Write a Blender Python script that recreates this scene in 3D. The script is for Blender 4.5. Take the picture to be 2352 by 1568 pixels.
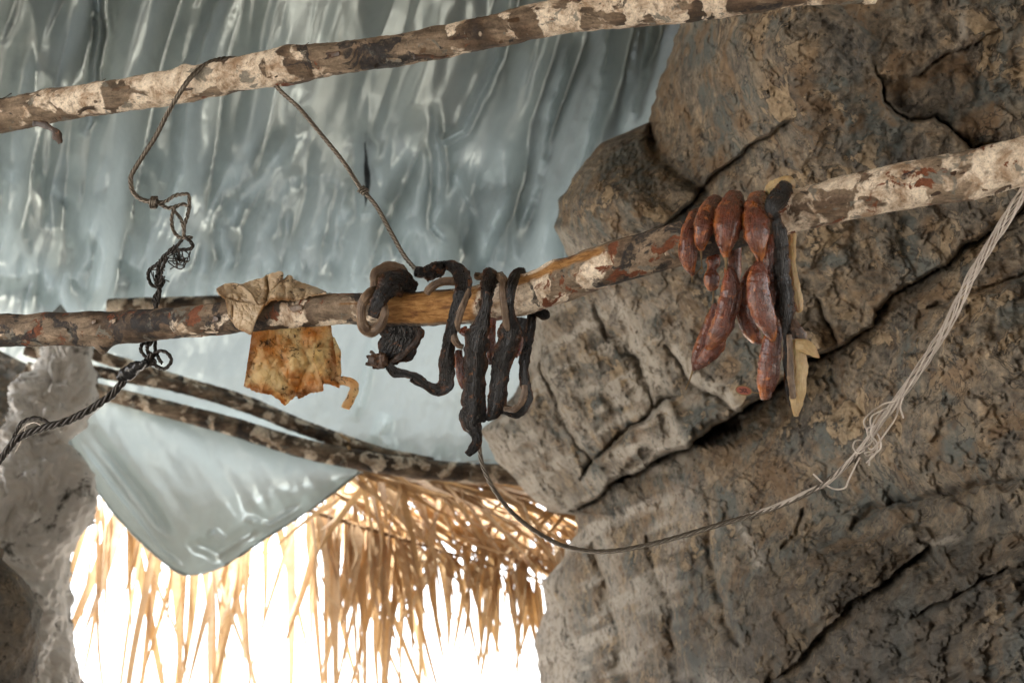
import bpy, math, random
import numpy as np
from mathutils import Vector, Matrix

for o in list(bpy.data.objects):
    bpy.data.objects.remove(o, do_unlink=True)
scene = bpy.context.scene
COL = scene.collection
random.seed(7)
RNG = np.random.default_rng(7)

# ------------------------------------------------------------------ camera
PITCH = math.radians(22)
LENS = 40.0
CAMZ = 1.5
cd = bpy.data.cameras.new("camera")
cam = bpy.data.objects.new("camera", cd)
COL.objects.link(cam)
cam.location = (0, 0, CAMZ)
cam.rotation_euler = (math.pi / 2 + PITCH, 0, 0)
cd.lens = LENS
cd.sensor_width = 36
cd.clip_start = 0.05
cd.clip_end = 3000
cd.dof.use_dof = True
cd.dof.focus_distance = 1.56
cd.dof.aperture_fstop = 6.3
scene.camera = cam

# ------------------------------------------------------------------ sky, sun, exposure
SUN_EL, SUN_AZ = math.radians(58), math.radians(195)   # high behind the camera, kept off by the added overhang
w = bpy.data.worlds.new("World")
scene.world = w
w.use_nodes = True
nt = w.node_tree
bg = nt.nodes["Background"]
sky = nt.nodes.new("ShaderNodeTexSky")
sky.sky_type = 'NISHITA'
sky.sun_disc = False
sky.sun_elevation = SUN_EL
sky.sun_rotation = SUN_AZ
sky.air_density = 1.0
sky.dust_density = 4.0
sky.ozone_density = 1.0
hs = nt.nodes.new("ShaderNodeHueSaturation")          # thin white overcast: paler than a clear sky
hs.inputs["Saturation"].default_value = 0.14
nt.links.new(sky.outputs[0], hs.inputs["Color"])
nt.links.new(hs.outputs[0], bg.inputs[0])
bg.inputs[1].default_value = 0.15
sd = bpy.data.lights.new("sun", 'SUN')
sd.energy = 3.0
sd.angle = math.radians(4)
sd.color = (1.0, 0.95, 0.88)
sun = bpy.data.objects.new("sun", sd)
COL.objects.link(sun)
sdir = Vector((math.sin(SUN_AZ) * math.cos(SUN_EL), math.cos(SUN_AZ) * math.cos(SUN_EL), math.sin(SUN_EL)))
sun.rotation_euler = sdir.to_track_quat('Z', 'Y').to_euler()
sun.location = (0, 0, 12)
vs = scene.view_settings
vs.view_transform = 'Standard'
vs.look = 'None'
vs.exposure = 3.2
vs.gamma = 1.0
scene.cycles.max_bounces = 6
scene.cycles.diffuse_bounces = 4
scene.cycles.transmission_bounces = 6

# ------------------------------------------------------------------ helpers
CAM = np.array([0, 0, CAMZ])
RIGHT = np.array([1.0, 0, 0])
FWD = np.array([0, math.cos(PITCH), math.sin(PITCH)])
UP = np.array([0, -math.sin(PITCH), math.cos(PITCH)])
K = 36.0 / LENS / 2352.0                       # metres per picture unit at one metre


def P(x, y, d):
    """a direction in the 2352 x 1568 picture and a distance in metres -> a point of the place"""
    x, y, d = np.asarray(x, float), np.asarray(y, float), np.asarray(d, float)
    u = (x - 1176) * K * d
    v = (784 - y) * K * d
    return CAM + u[..., None] * RIGHT + v[..., None] * UP + d[..., None] * FWD


def _h(i, j, k, seed):
    n = (i * 374761393 + j * 668265263 + k * 2147483647 + seed * 1274126177) & 0xffffffff
    n = ((n ^ (n >> 13)) * 1274126177) & 0xffffffff
    n = ((n ^ (n >> 16)) * 2246822519) & 0xffffffff
    return n ^ (n >> 15)


_G = np.array([(a, b, c) for a in (-1, 0, 1) for b in (-1, 0, 1) for c in (-1, 0, 1) if abs(a) + abs(b) + abs(c) == 2], float)


def perlin(p, seed=0):
    p = np.asarray(p, float)
    i = np.floor(p).astype(np.int64)
    f = p - i
    u = f * f * f * (f * (f * 6 - 15) + 10)
    r = 0
    for dx in (0, 1):
        wx = u[..., 0] if dx else 1 - u[..., 0]
        for dy in (0, 1):
            wy = u[..., 1] if dy else 1 - u[..., 1]
            for dz in (0, 1):
                wz = u[..., 2] if dz else 1 - u[..., 2]
                g = _G[_h(i[..., 0] + dx, i[..., 1] + dy, i[..., 2] + dz, seed) % 12]
                r = r + wx * wy * wz * (g[..., 0] * (f[..., 0] - dx) + g[..., 1] * (f[..., 1] - dy) + g[..., 2] * (f[..., 2] - dz))
    return r


def fbm(p, octv=4, seed=0, gain=0.5, ridged=False):
    p = np.asarray(p, float)
    a, s, t = 1.0, 0, 0
    for o in range(octv):
        n = perlin(p * 2 ** o + 17.3 * o, seed + o)
        if ridged:
            n = 0.5 - np.abs(n) * 1.6
        s = s + a * n
        t += a
        a *= gain
    return s / t


def v3(a, b, c):
    a, b, c = np.broadcast_arrays(np.asarray(a, float), np.asarray(b, float), np.asarray(c, float))
    return np.stack([a, b, c], -1)


def catmull(pts, n):
    """smooth resample of control points (any columns), evenly in arc length of the first three"""
    p = np.asarray(pts, float)
    if len(p) == 2:
        t = np.linspace(0, 1, n)[:, None]
        return p[0] * (1 - t) + p[1] * t
    q = np.vstack([2 * p[0] - p[1], p, 2 * p[-1] - p[-2]])
    out = []
    for i in range(len(p) - 1):
        a, b, c, d = q[i], q[i + 1], q[i + 2], q[i + 3]
        t = np.linspace(0, 1, 24, endpoint=False)[:, None]
        out.append(0.5 * (2 * b + (c - a) * t + (2 * a - 5 * b + 4 * c - d) * t ** 2 + (3 * b - a - 3 * c + d) * t ** 3))
    out.append(p[-1:])
    o = np.vstack(out)
    s = np.r_[0, np.cumsum(np.linalg.norm(np.diff(o[:, :3], axis=0), axis=1))]
    tt = np.linspace(0, s[-1], n)
    return np.stack([np.interp(tt, s, o[:, k]) for k in range(o.shape[1])], 1)


def polydist(X, Y, line):
    """distance to a polyline, signed side and position along it"""
    best = np.full(X.shape, 1e9)
    side = np.zeros(X.shape)
    par = np.zeros(X.shape)
    L = np.asarray(line, float)
    m = len(L) - 1
    for k in range(m):
        ax, ay = L[k][:2]
        bx, by = L[k + 1][:2]
        dx, dy = bx - ax, by - ay
        t = np.clip(((X - ax) * dx + (Y - ay) * dy) / (dx * dx + dy * dy), 0, 1)
        ex, ey = X - ax - t * dx, Y - ay - t * dy
        d = np.hypot(ex, ey)
        mk = d < best
        best = np.where(mk, d, best)
        side = np.where(mk, np.sign(dx * ey - dy * ex), side)
        par = np.where(mk, (k + t) / m, par)
    return best, side, par


def tps(ctrl, X, Y):
    c = np.asarray(ctrl, float)
    n = len(c)
    xy = c[:, :2] / 1000

    def phi(r2):
        return np.where(r2 > 1e-12, 0.5 * r2 * np.log(np.maximum(r2, 1e-12)), 0)
    r2 = ((xy[:, None] - xy[None]) ** 2).sum(-1)
    A = np.zeros((n + 3, n + 3))
    A[:n, :n] = phi(r2) + 0.004 * np.eye(n)
    A[:n, n] = 1
    A[:n, n + 1:] = xy
    A[n, :n] = 1
    A[n + 1:, :n] = xy.T
    s = np.linalg.solve(A, np.r_[c[:, 2], 0, 0, 0])
    x, y = X / 1000, Y / 1000
    out = s[n] + s[n + 1] * x + s[n + 2] * y
    for k in range(n):
        out = out + s[k] * phi((x - xy[k, 0]) ** 2 + (y - xy[k, 1]) ** 2)
    return out


def smooth(e0, e1, x):
    t = np.clip((x - e0) / (e1 - e0), 0, 1)
    return t * t * (3 - 2 * t)


def make(name, verts, faces, mat, parent=None, attrs=None, shade=True):
    base = np.array(parent.location) if parent else np.zeros(3)
    if parent and parent.parent:
        base = base + np.array(parent.parent.location)
    if parent and parent.type == 'MESH' and parent.parent:
        base = np.array(parent.parent.location)
    me = bpy.data.meshes.new(name)
    V = np.asarray(verts, float).reshape(-1, 3) - base
    if isinstance(faces, np.ndarray):
        me.vertices.add(len(V))
        me.vertices.foreach_set("co", V.astype(np.float32).ravel())
        nf, fs = faces.shape
        me.loops.add(nf * fs)
        me.loops.foreach_set("vertex_index", faces.astype(np.int32).ravel())
        me.polygons.add(nf)
        me.polygons.foreach_set("loop_start", np.arange(nf, dtype=np.int32) * fs)
        me.update(calc_edges=True)
    else:
        me.from_pydata(V.tolist(), [], faces)
    for k, a in (attrs or {}).items():
        at = me.attributes.new(k, 'FLOAT', 'POINT')
        at.data.foreach_set("value", np.asarray(a, np.float32).ravel())
    if shade:
        me.polygons.foreach_set("use_smooth", np.ones(len(me.polygons), bool))
    me.materials.append(mat)
    me.validate()
    o = bpy.data.objects.new(name, me)
    COL.objects.link(o)
    if parent:
        o.parent = parent
    return o


def grid_faces(nr, nc, wrap=False):
    i = np.arange(nr - 1)[:, None] * nc
    if wrap:
        j = np.arange(nc)[None]
        j2 = (j + 1) % nc
    else:
        j = np.arange(nc - 1)[None]
        j2 = j + 1
    return np.stack([i + j, i + j2, i + nc + j2, i + nc + j], -1).reshape(-1, 4)


def thing(name, label, cat, loc, group=None):
    o = bpy.data.objects.new(name, None)
    o.empty_display_size = 0.05
    COL.objects.link(o)
    o.location = [float(t) for t in loc]
    tag(o, label, cat, group)
    return o


def tag(o, label=None, cat=None, group=None, kind=None):
    if label: o["label"] = label
    if cat: o["category"] = cat
    if group: o["group"] = group
    if kind: o["kind"] = kind
    return o


def frames(c, ref):
    """tangent, side and normal along a path; ref is the direction the thickness faces"""
    T = np.gradient(c, axis=0)
    T /= np.linalg.norm(T, axis=1)[:, None] + 1e-12
    S = np.zeros_like(c)
    prev = None
    for k in range(len(c)):
        s = np.cross(T[k], ref)
        n = np.linalg.norm(s)
        if prev is None:
            s = s / n if n > 1e-3 else np.array([1.0, 0, 0])
        else:
            q = prev - T[k] * prev.dot(T[k])
            q /= np.linalg.norm(q) + 1e-9
            if n > 1e-3:
                s = s / n
                if s.dot(q) < 0:
                    s = -s
                a = min(1, n * 0.5)
                s = s * a + q * (1 - a)
            else:
                s = q
            s -= T[k] * s.dot(T[k])
            s /= np.linalg.norm(s)
        S[k] = s
        prev = s
    N = np.cross(S, T)
    return T, S, N


def loft(name, c, wa, wb, mat, parent=None, n=20, ref=FWD, rough=0.0, rscale=90., streak=0.0, sfreq=3.0, seed=0, caps=0.5, attr=None, power=2.0, edge=0.0, twist=None, curl=0.0):
    """closed surface round a path: half width wa across the view, half depth wb along it; wrinkled"""
    c = np.asarray(c, float)
    m = len(c)
    T, S, N = frames(c, ref)
    if twist is not None:
        tw = np.asarray(twist)[:, None]
        S, N = S * np.cos(tw) + N * np.sin(tw), N * np.cos(tw) - S * np.sin(tw)
    wa = np.broadcast_to(np.asarray(wa, float), (m,)).copy()
    wb = np.broadcast_to(np.asarray(wb, float), (m,)).copy()
    th = np.linspace(0, 2 * np.pi, n, endpoint=False)
    co, si = np.cos(th), np.sin(th)
    if power != 2.0:
        co = np.sign(co) * np.abs(co) ** (2 / power)
        si = np.sign(si) * np.abs(si) ** (2 / power)
    arc = np.r_[0, np.cumsum(np.linalg.norm(np.diff(c, axis=0), axis=1))]
    if edge:                                        # ragged margins
        e1 = 1 + edge * fbm(v3(arc * 70, 3.1 + seed, 0), 3, seed + 40) + .5 * edge * np.maximum(0, perlin(v3(arc * 330, 1.7 + seed, .4), seed + 44) - .18)
        e2 = 1 + edge * fbm(v3(arc * 70, 9.7 + seed, 0), 3, seed + 41) + .5 * edge * np.maximum(0, perlin(v3(arc * 330, 6.7 + seed, .4), seed + 45) - .18)
    else:
        e1 = e2 = np.ones(m)
    ee = np.where(co[None] > 0, e1[:, None], e2[:, None])
    V = c[:, None] + (wa[:, None] * co[None] * ee)[..., None] * S[:, None] + (wb[:, None] * si[None])[..., None] * N[:, None]
    if curl:
        cv = curl * (.45 + 1.6 * perlin(v3(arc * 16, seed * 1.3, .5), seed + 60)) * wa
        V = V + (cv[:, None] * (np.abs(co)[None] ** 1.6 - .4))[..., None] * N[:, None]
    D = wa[:, None, None] * co[None, :, None] * S[:, None] + wb[:, None, None] * si[None, :, None] * N[:, None]
    Dn = D / (np.linalg.norm(D, axis=-1, keepdims=True) + 1e-9)
    amp = 0
    if rough:
        amp = amp + rough * fbm(V * rscale + seed * 3.7, 4, seed)
    if streak:
        q = v3(np.cos(th)[None] * sfreq * np.ones((m, 1)), np.sin(th)[None] * sfreq * np.ones((m, 1)), (arc * 14)[:, None] + seed)
        q = q + 0.25 * fbm(V * 40, 2, seed + 5)[..., None]
        amp = amp + streak * fbm(q, 3, seed + 9, ridged=True)
    if rough or streak:
        V = V + Dn * amp[..., None]
    F = grid_faces(m, n, True)
    V = V.reshape(-1, 3)
    cap0 = c[0] - T[0] * caps * min(wa[0], wb[0])
    cap1 = c[-1] + T[-1] * caps * min(wa[-1], wb[-1])
    V = np.vstack([V, cap0, cap1])
    k0, k1 = m * n, m * n + 1
    j = np.arange(n)
    jj = (j + 1) % n
    f0 = np.stack([np.full(n, k0), jj, j, j], -1)
    fl = [tuple(x) for x in F] + [(k0, int(b), int(a)) for a, b in zip(j, jj)] + [(k1, int((m - 1) * n + a), int((m - 1) * n + b)) for a, b in zip(j, jj)]
    at = {}
    if attr:
        for kk, fn in attr.items():
            a = fn(np.linspace(0, 1, m)[:, None] * np.ones((1, n)), np.ones((m, 1)) * th[None], V[:-2].reshape(m, n, 3))
            at[kk] = np.r_[a.ravel(), a[0].mean(), a[-1].mean()]
    return make(name, V, fl, mat, parent, at)


# ------------------------------------------------------------------ material helpers
class M:
    def __init__(s, name):
        s.m = bpy.data.materials.new(name)
        s.m.use_nodes = True
        s.t = s.m.node_tree
        s.n = s.t.nodes
        s.b = s.n["Principled BSDF"]
        s.out = s.n["Material Output"]
        s.co = s.n.new("ShaderNodeTexCoord").outputs["Object"]

    def set(s, i, v):
        if hasattr(v, "is_linked") or hasattr(v, "links"):
            s.t.links.new(v, i)
        else:
            i.default_value = v if not isinstance(v, tuple) or len(v) == 4 or i.type == 'VECTOR' else (*v, 1)

    def p(s, **kw):
        for k, v in kw.items():
            s.set(s.b.inputs[k.replace("_", " ")], v)

    def map(s, scale=(1, 1, 1), rot=(0, 0, 0), co=None):
        n = s.n.new("ShaderNodeMapping")
        s.t.links.new(co or s.co, n.inputs[0])
        n.inputs["Scale"].default_value = scale
        n.inputs["Rotation"].default_value = rot
        return n.outputs[0]

    def noise(s, scale, detail=5, rough=0.55, dist=0.0, co=None, off=None):
        n = s.n.new("ShaderNodeTexNoise")
        c = co or s.co
        if off is not None:
            a = s.n.new("ShaderNodeVectorMath")
            a.operation = 'ADD'
            s.t.links.new(c, a.inputs[0])
            a.inputs[1].default_value = (off, off * 1.7, off * .6)
            c = a.outputs[0]
        s.t.links.new(c, n.inputs["Vector"])
        n.inputs["Scale"].default_value = scale
        n.inputs["Detail"].default_value = detail * .65
        n.inputs["Roughness"].default_value = rough
        n.inputs["Distortion"].default_value = dist
        return n.outputs["Fac"]

    def warp(s, scale, amt, co=None):
        n = s.n.new("ShaderNodeTexNoise")
        s.t.links.new(co or s.co, n.inputs["Vector"])
        n.inputs["Scale"].default_value = scale
        n.inputs["Detail"].default_value = 3
        a = s.n.new("ShaderNodeVectorMath")
        a.operation = 'MULTIPLY_ADD'
        s.t.links.new(n.outputs["Color"], a.inputs[0])
        a.inputs[1].default_value = (amt,) * 3
        s.t.links.new(co or s.co, a.inputs[2])
        return a.outputs[0]

    def voro(s, scale, feature='F1', co=None, out="Distance"):
        n = s.n.new("ShaderNodeTexVoronoi")
        n.feature = feature
        s.t.links.new(co or s.co, n.inputs["Vector"])
        n.inputs["Scale"].default_value = scale
        return n.outputs[out]

    def ramp(s, f, *stops, interp='LINEAR'):
        n = s.n.new("ShaderNodeValToRGB")
        s.t.links.new(f, n.inputs[0])
        r = n.color_ramp
        r.interpolation = interp
        while len(r.elements) < len(stops):
            r.elements.new(0.5)
        for e, (p, c) in zip(r.elements, stops):
            e.position = p
            e.color = (c, c, c, 1) if not isinstance(c, tuple) else (*c, 1)
        return n.outputs[0]

    def mix(s, f, a, b, mode='MIX'):
        n = s.n.new("ShaderNodeMix")
        n.data_type = 'RGBA'
        n.blend_type = mode
        s.set(n.inputs[0], f)
        s.set(n.inputs[6], a)
        s.set(n.inputs[7], b)
        return n.outputs[2]

    def math(s, op, a, b=0.0, c=None):
        n = s.n.new("ShaderNodeMath")
        n.operation = op
        s.set(n.inputs[0], a)
        s.set(n.inputs[1], b)
        if c is not None:
            s.set(n.inputs[2], c)
        return n.outputs[0]

    def attr(s, name):
        n = s.n.new("ShaderNodeAttribute")
        n.attribute_name = name
        return n.outputs["Fac"]

    def rnd(s):
        return s.n.new("ShaderNodeObjectInfo").outputs["Random"]

    def bump(s, h, dist=0.002, strength=1.0):
        n = s.n.new("ShaderNodeBump")
        n.inputs["Distance"].default_value = dist
        n.inputs["Strength"].default_value = strength
        s.t.links.new(h, n.inputs["Height"])
        s.t.links.new(n.outputs[0], s.b.inputs["Normal"])
        return n.outputs[0]

    def translucent(s, col, fac, normal=None):
        t = s.n.new("ShaderNodeBsdfTranslucent")
        s.set(t.inputs[0], col)
        mx = s.n.new("ShaderNodeMixShader")
        s.set(mx.inputs[0], fac)
        s.t.links.new(s.b.outputs[0], mx.inputs[1])
        s.t.links.new(t.outputs[0], mx.inputs[2])
        s.t.links.new(mx.outputs[0], s.out.inputs[0])


# ---- rock
def rock_mat(name, light=1.0, grey=0.0):
    m = M(name)
    wv = m.warp(9, 0.06)
    base = m.ramp(m.noise(3.2, 6, .6, .4), (.32, (.125, .118, .106)), (.45, (.195, .172, .142)), (.55, (.255, .215, .165)), (.68, (.162, .160, .150)))
    fine = m.noise(60, 7, .7)
    mid = m.noise(16, 6, .65, .5, off=13)
    base = m.mix(.9, base, m.ramp(mid, (.32, (.42, .42, .43)), (.5, (.95, .95, .95)), (.68, (1.5, 1.42, 1.30))), 'MULTIPLY')
    base = m.mix(.8, base, m.ramp(fine, (.30, (.28, .28, .28)), (.5, (1.0, 1.0, 1.0)), (.70, (2.0, 1.86, 1.66))), 'MULTIPLY')
    # teal grey film
    base = m.mix(m.ramp(m.noise(6, 5, .6, .8, off=4), (.50, 0.0), (.60, .7)), base, (.125, .150, .148))
    # brown rust stain
    base = m.mix(m.ramp(m.noise(10, 6, .65, 1.0, off=9), (.49, 0.0), (.62, .6)), base, (.24, .145, .072))
    # ochre crusts with their own dark rims
    where = m.ramp(m.noise(2.6, 3, .5, off=6), (.38, 0.15), (.50, 1.0))
    n1 = m.noise(14, 6, .60, .5, co=wv, off=2)
    n1b = m.noise(34, 5, .6, .5, co=wv, off=12)
    edge = m.math('MULTIPLY', m.ramp(n1, (.540, 0.0), (.566, .85), (.578, 0.0)), where)
    edge2 = m.math('MULTIPLY', m.ramp(n1b, (.560, 0.0), (.588, .7), (.600, 0.0)), where)
    base = m.mix(m.math('MAXIMUM', edge, edge2), base, (.040, .034, .028))
    flake = m.math('MULTIPLY', m.ramp(n1, (.572, 0.0), (.584, 1.0)), where)
    flake2 = m.math('MULTIPLY', m.ramp(n1b, (.596, 0.0), (.612, .8)), where)
    flake = m.math('MAXIMUM', flake, flake2)
    flake = m.math('MULTIPLY', flake, m.ramp(m.attr('calm'), (.3, .35), (.8, 1.0)))
    fc = m.mix(m.ramp(m.noise(55, 5, .7), (.35, 0.0), (.65, 1.0)), (.27, .195, .115), (.56, .43, .28))
    base = m.mix(m.math('MULTIPLY', flake, .85), base, fc)
    # pale worn edges of the strata
    pale = m.attr("pale")
    pn = m.noise(36, 6, .72, .5, off=3)
    pf = m.math('MULTIPLY', m.ramp(pn, (.38, 0.0), (.50, 1.0)), pale)
    base = m.mix(pf, base, m.mix(m.noise(25, 4, off=8), (.40, .34, .27), (.64, .60, .53)))
    # black pits
    base = m.mix(m.ramp(m.noise(70, 5, .65, .3, off=5), (.32, .85), (.40, 0.0)), base, (.030, .028, .026))
    vein = m.ramp(m.noise(5, 6, .6, 1.2, co=wv, off=17), (.488, 0.0), (.499, .9), (.503, .9), (.514, 0.0))
    vein = m.math('MULTIPLY', vein, m.ramp(m.noise(3.5, 2, .5, off=23), (.50, 0.0), (.60, .8)))
    base = m.mix(vein, base, (.034, .030, .027))
    base = m.mix(m.math('MULTIPLY', m.attr("shade_stain"), m.ramp(m.noise(8, 6, .65, .6, off=27), (.30, 1.0), (.62, .5))), base, (.050, .044, .036))  # masked darkening: shade painted into the rock colour, with some smoke stain
    if grey:
        base = m.mix(grey, base, m.ramp(m.noise(11, 7, .7, .5, off=1), (.33, (.06, .058, .055)), (.385, (.40, .39, .37)), (.43, (.80, .79, .77)), (.60, (.80, .77, .73)), (.72, (.56, .50, .43))))
    base = m.mix(1.0, base, (light, light, light), 'MULTIPLY')
    m.p(Base_Color=base, Roughness=m.ramp(fine, (.3, .72), (.7, .95)))
    m.b.inputs["Specular IOR Level"].default_value = .3
    h = m.math('ADD', m.math('MULTIPLY', m.noise(55, 8, .70, .3), m.ramp(m.attr('calm'), (.25, .3), (.8, 1.0))), m.math('MULTIPLY', flake, .25))
    h = m.math('ADD', h, m.math('MULTIPLY', m.noise(220, 4, .6), .25))
    m.bump(h, .0048, 1.0)
    return m.m


MAT_ROCK = rock_mat("rock", .87)
MAT_ROCKP = rock_mat("rock_pale", 1.0, .95)


# ---- bark
def bark_mat(name, cream=.5, red=.45, dark=.5):
    m = M(name)
    c2 = m.warp(24, .028)
    n1 = m.noise(11, 5, .55, .4, co=c2)
    n2 = m.noise(16, 7, .54, .6, co=c2, off=5)
    n3 = m.noise(26, 7, .66, .8, co=c2, off=11)
    fib = m.noise(300, 5, .7)
    speck = m.noise(120, 6, .75)
    base = m.ramp(n1, (.34, (.024, .018, .014)), (.47, (.10, .066, .042)), (.60, (.22, .165, .115)))
    grain = m.noise(70, 7, .7, .3, co=m.map((.22, 1, 1)))
    base = m.mix(.85, base, m.ramp(grain, (.34, .35), (.5, 1.0), (.64, 1.75)), 'MULTIPLY')
    cr = m.mix(m.ramp(m.noise(34, 6, .7, .6), (.36, 0.0), (.58, 1.0)), (.34, .23, .145), (.80, .69, .55))
    ct = m.attr('cream')
    n2 = m.math('ADD', n2, m.math('MULTIPLY', ct, .16))
    cm = m.ramp(n2, (.60 - .2 * cream, 0.0), (.63 - .2 * cream, 1.0))
    cm = m.math('MULTIPLY', cm, m.ramp(speck, (.32, 0.3), (.46, 1.0)))
    base = m.mix(cm, base, cr)
    gr = m.ramp(m.noise(26, 5, .65, .5, co=c2, off=21), (.60, 0.0), (.63, .8))
    base = m.mix(gr, base, (.17, .165, .14))
    rm = m.ramp(n3, (.74 - .2 * red, 0.0), (.775 - .2 * red, 1.0))
    base = m.mix(rm, base, m.mix(speck, (.10, .030, .014), (.235, .085, .038)))
    dm = m.ramp(m.math('SUBTRACT', m.noise(19, 6, .65, .8, co=c2, off=31), m.math('MULTIPLY', ct, .10)), (.70 - .2 * dark, 0.0), (.73 - .2 * dark, .9))
    base = m.mix(m.math('MULTIPLY', dm, m.ramp(speck, (.36, .5), (.52, 1.0))), base, (.020, .020, .022))
    base = m.mix(.6, base, m.ramp(fib, (.3, .45), (.5, 1.0), (.7, 1.3)), 'MULTIPLY')
    # bare split wood
    wd = m.attr("wood")
    wn = m.noise(30, 6, .65, .2, co=m.map((1, 5, 9)))
    wood = m.ramp(wn, (.30, (.13, .055, .018)), (.48, (.30, .145, .045)), (.65, (.44, .24, .085)))
    base = m.mix(wd, base, wood)
    m.p(Base_Color=base, Roughness=m.ramp(n1, (.3, .6), (.6, .85)))
    m.b.inputs["Specular IOR Level"].default_value = .35
    h = m.math('ADD', m.math('MULTIPLY', cm, -.25), m.math('ADD', m.math('MULTIPLY', speck, .6), m.math('MULTIPLY', rm, -.2)))
    m.bump(h, .0022, 1.0)
    return m.m


MAT_BARK_HI = bark_mat("bark_pale", .48, .45, .35)
MAT_BARK_LO = bark_mat("bark_mottled", .46, .84, .60)
MAT_BARK_BG = bark_mat("bark_brown", .34, .4, .0)

# ---- tarp
m = M("silver_tarp")
tn = m.noise(14, 5, .6)
m.p(Base_Color=m.mix(tn, (.26, .300, .289), (.345, .388, .376)), Metallic=.74, Roughness=m.ramp(m.noise(40, 4, .6), (.3, .29), (.7, .40)))
m.bump(m.noise(120, 3, .6), .0006, .5)
m.translucent((.63, .70, .675), .19)
MAT_TARP = m.m

# ---- cured meat
def meat_mat(name, dark, mid, edge, spec=.5, trans=.12, wrk=.4, rgh=(.30, .52), bsc=150, coat=.15, bd=.003):
    m = M(name)
    cx = m.n.new("ShaderNodeCombineXYZ")
    m.set(cx.inputs[0], m.math('MULTIPLY', m.attr("fx"), 9.0))
    m.set(cx.inputs[1], m.attr("fy"))
    fibre = m.noise(75, 4, .6, .4, co=cx.outputs[0])
    n1 = m.math('ADD', m.math('MULTIPLY', m.noise(60, 5, .6, .6), .6), m.math('MULTIPLY', fibre, .4))
    base = m.ramp(n1, (.38, dark), (.52, tuple(.5 * a + .5 * b for a, b in zip(dark, mid))), (.62, mid))
    base = m.mix(m.ramp(m.noise(90, 4, .6, .8, off=3), (.60, 0.0), (.68, .7)), base, edge)
    tip = m.attr("tip")
    base = m.mix(tip, base, edge)
    m.p(Base_Color=base, Roughness=m.ramp(m.noise(180, 4, .6), (.3, rgh[0]), (.7, rgh[1])))
    m.b.inputs["Specular IOR Level"].default_value = spec
    m.bump(m.math('ADD', m.math('MULTIPLY', m.noise(bsc, 5, .6, 1.2), wrk), m.math('MULTIPLY', fibre, 1.3 - wrk)), bd, .9)
    m.b.inputs["Coat Weight"].default_value = coat
    m.b.inputs["Coat Roughness"].default_value = .16
    m.b.inputs["Subsurface Weight"].default_value = trans
    m.b.inputs["Subsurface Radius"].default_value = (.012, .004, .0015)
    m.b.inputs["Subsurface Scale"].default_value = 1.0
    return m.m


MAT_MEAT = meat_mat("smoked_meat", (.0035, .0036, .0042), (.013, .0105, .009), (.15, .056, .017), .40, 0, .35, (.24, .44), 150, 0.0, .007)
MAT_MEATB = meat_mat("smoked_meat_brown", (.020, .010, .006), (.085, .040, .018), (.20, .085, .03), .5, 0)
MAT_RIND = meat_mat("tan_rind", (.075, .042, .022), (.21, .135, .078), (.27, .165, .085), .5, 0)
MAT_SAUS = meat_mat("sausage_skin", (.060, .012, .006), (.215, .052, .020), (.50, .16, .030), .55, .12, .55, (.22, .40), 170, .5, .006)
MAT_FAT = meat_mat("yellow_fat", (.36, .25, .115), (.54, .41, .215), (.46, .29, .11), .45, .25)
MAT_STRING = meat_mat("twine", (.20, .13, .06), (.36, .25, .12), (.30, .2, .1), .3, 0)

# ---- translucent hide
def hide_mat(name, trans, base):
    m = M(name)
    hn = m.noise(30, 6, .6, .5)
    hc = m.ramp(hn, (.30, tuple(.62 * c for c in base)), (.52, base), (.72, tuple(.8 * c for c in base)))
    st = m.ramp(m.noise(95, 6, .7, .8, off=3), (.56, 0.0), (.62, .9))
    st2 = m.math('MULTIPLY', st, m.ramp(m.noise(18, 3, off=8), (.47, 0.0), (.56, 1.0)))
    hc = m.mix(st2, hc, (.045, .026, .012))
    rim = m.math('MULTIPLY', m.attr('rim'), m.ramp(m.noise(40, 4, .6, off=2), (.38, .2), (.6, 1.0)))
    hc = m.mix(rim, hc, (.30, .16, .06))
    m.p(Base_Color=hc, Roughness=.30)
    m.bump(m.noise(90, 5, .6, .5), .003, .8)
    if trans:
        tc = m.mix(m.ramp(m.noise(16, 4, .6, .4, off=5), (.38, 0.0), (.56, 1.0)), (.88, .54, .22), (1.0, .90, .66))
        m.translucent(m.mix(rim, m.mix(st2, tc, (.10, .05, .02)), (.58, .28, .08)), trans)
    return m.m


MAT_HIDE = hide_mat("hide", .70, (.64, .48, .28))
MAT_HIDET = hide_mat("hide_dull", .2, (.56, .43, .28))

# ---- palm
m = M("dry_palm")
pr = m.rnd()
pc = m.ramp(pr, (0, (.36, .25, .15)), (.3, (.48, .36, .22)), (.55, (.25, .16, .09)), (.8, (.42, .29, .16)), (1, (.56, .47, .34)))
pc = m.mix(.6, pc, m.ramp(m.noise(20, 4, .6), (.3, .6), (.7, 1.35)), 'MULTIPLY')
m.p(Base_Color=pc, Roughness=.6)
m.translucent(m.mix(pr, (.50, .27, .095), (.50, .32, .15)), .36)
MAT_PALM = m.m
m = M("palm_stalk")
m.p(Base_Color=m.ramp(m.noise(40, 5), (.3, (.13, .075, .035)), (.7, (.30, .19, .09))), Roughness=.65)
MAT_STALK = m.m

# ---- wire
def wire_mat(name, a, b, metal, rough):
    m = M(name)
    m.p(Base_Color=m.mix(m.noise(120, 5, .7), a, b), Metallic=metal, Roughness=rough)
    return m.m


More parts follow.
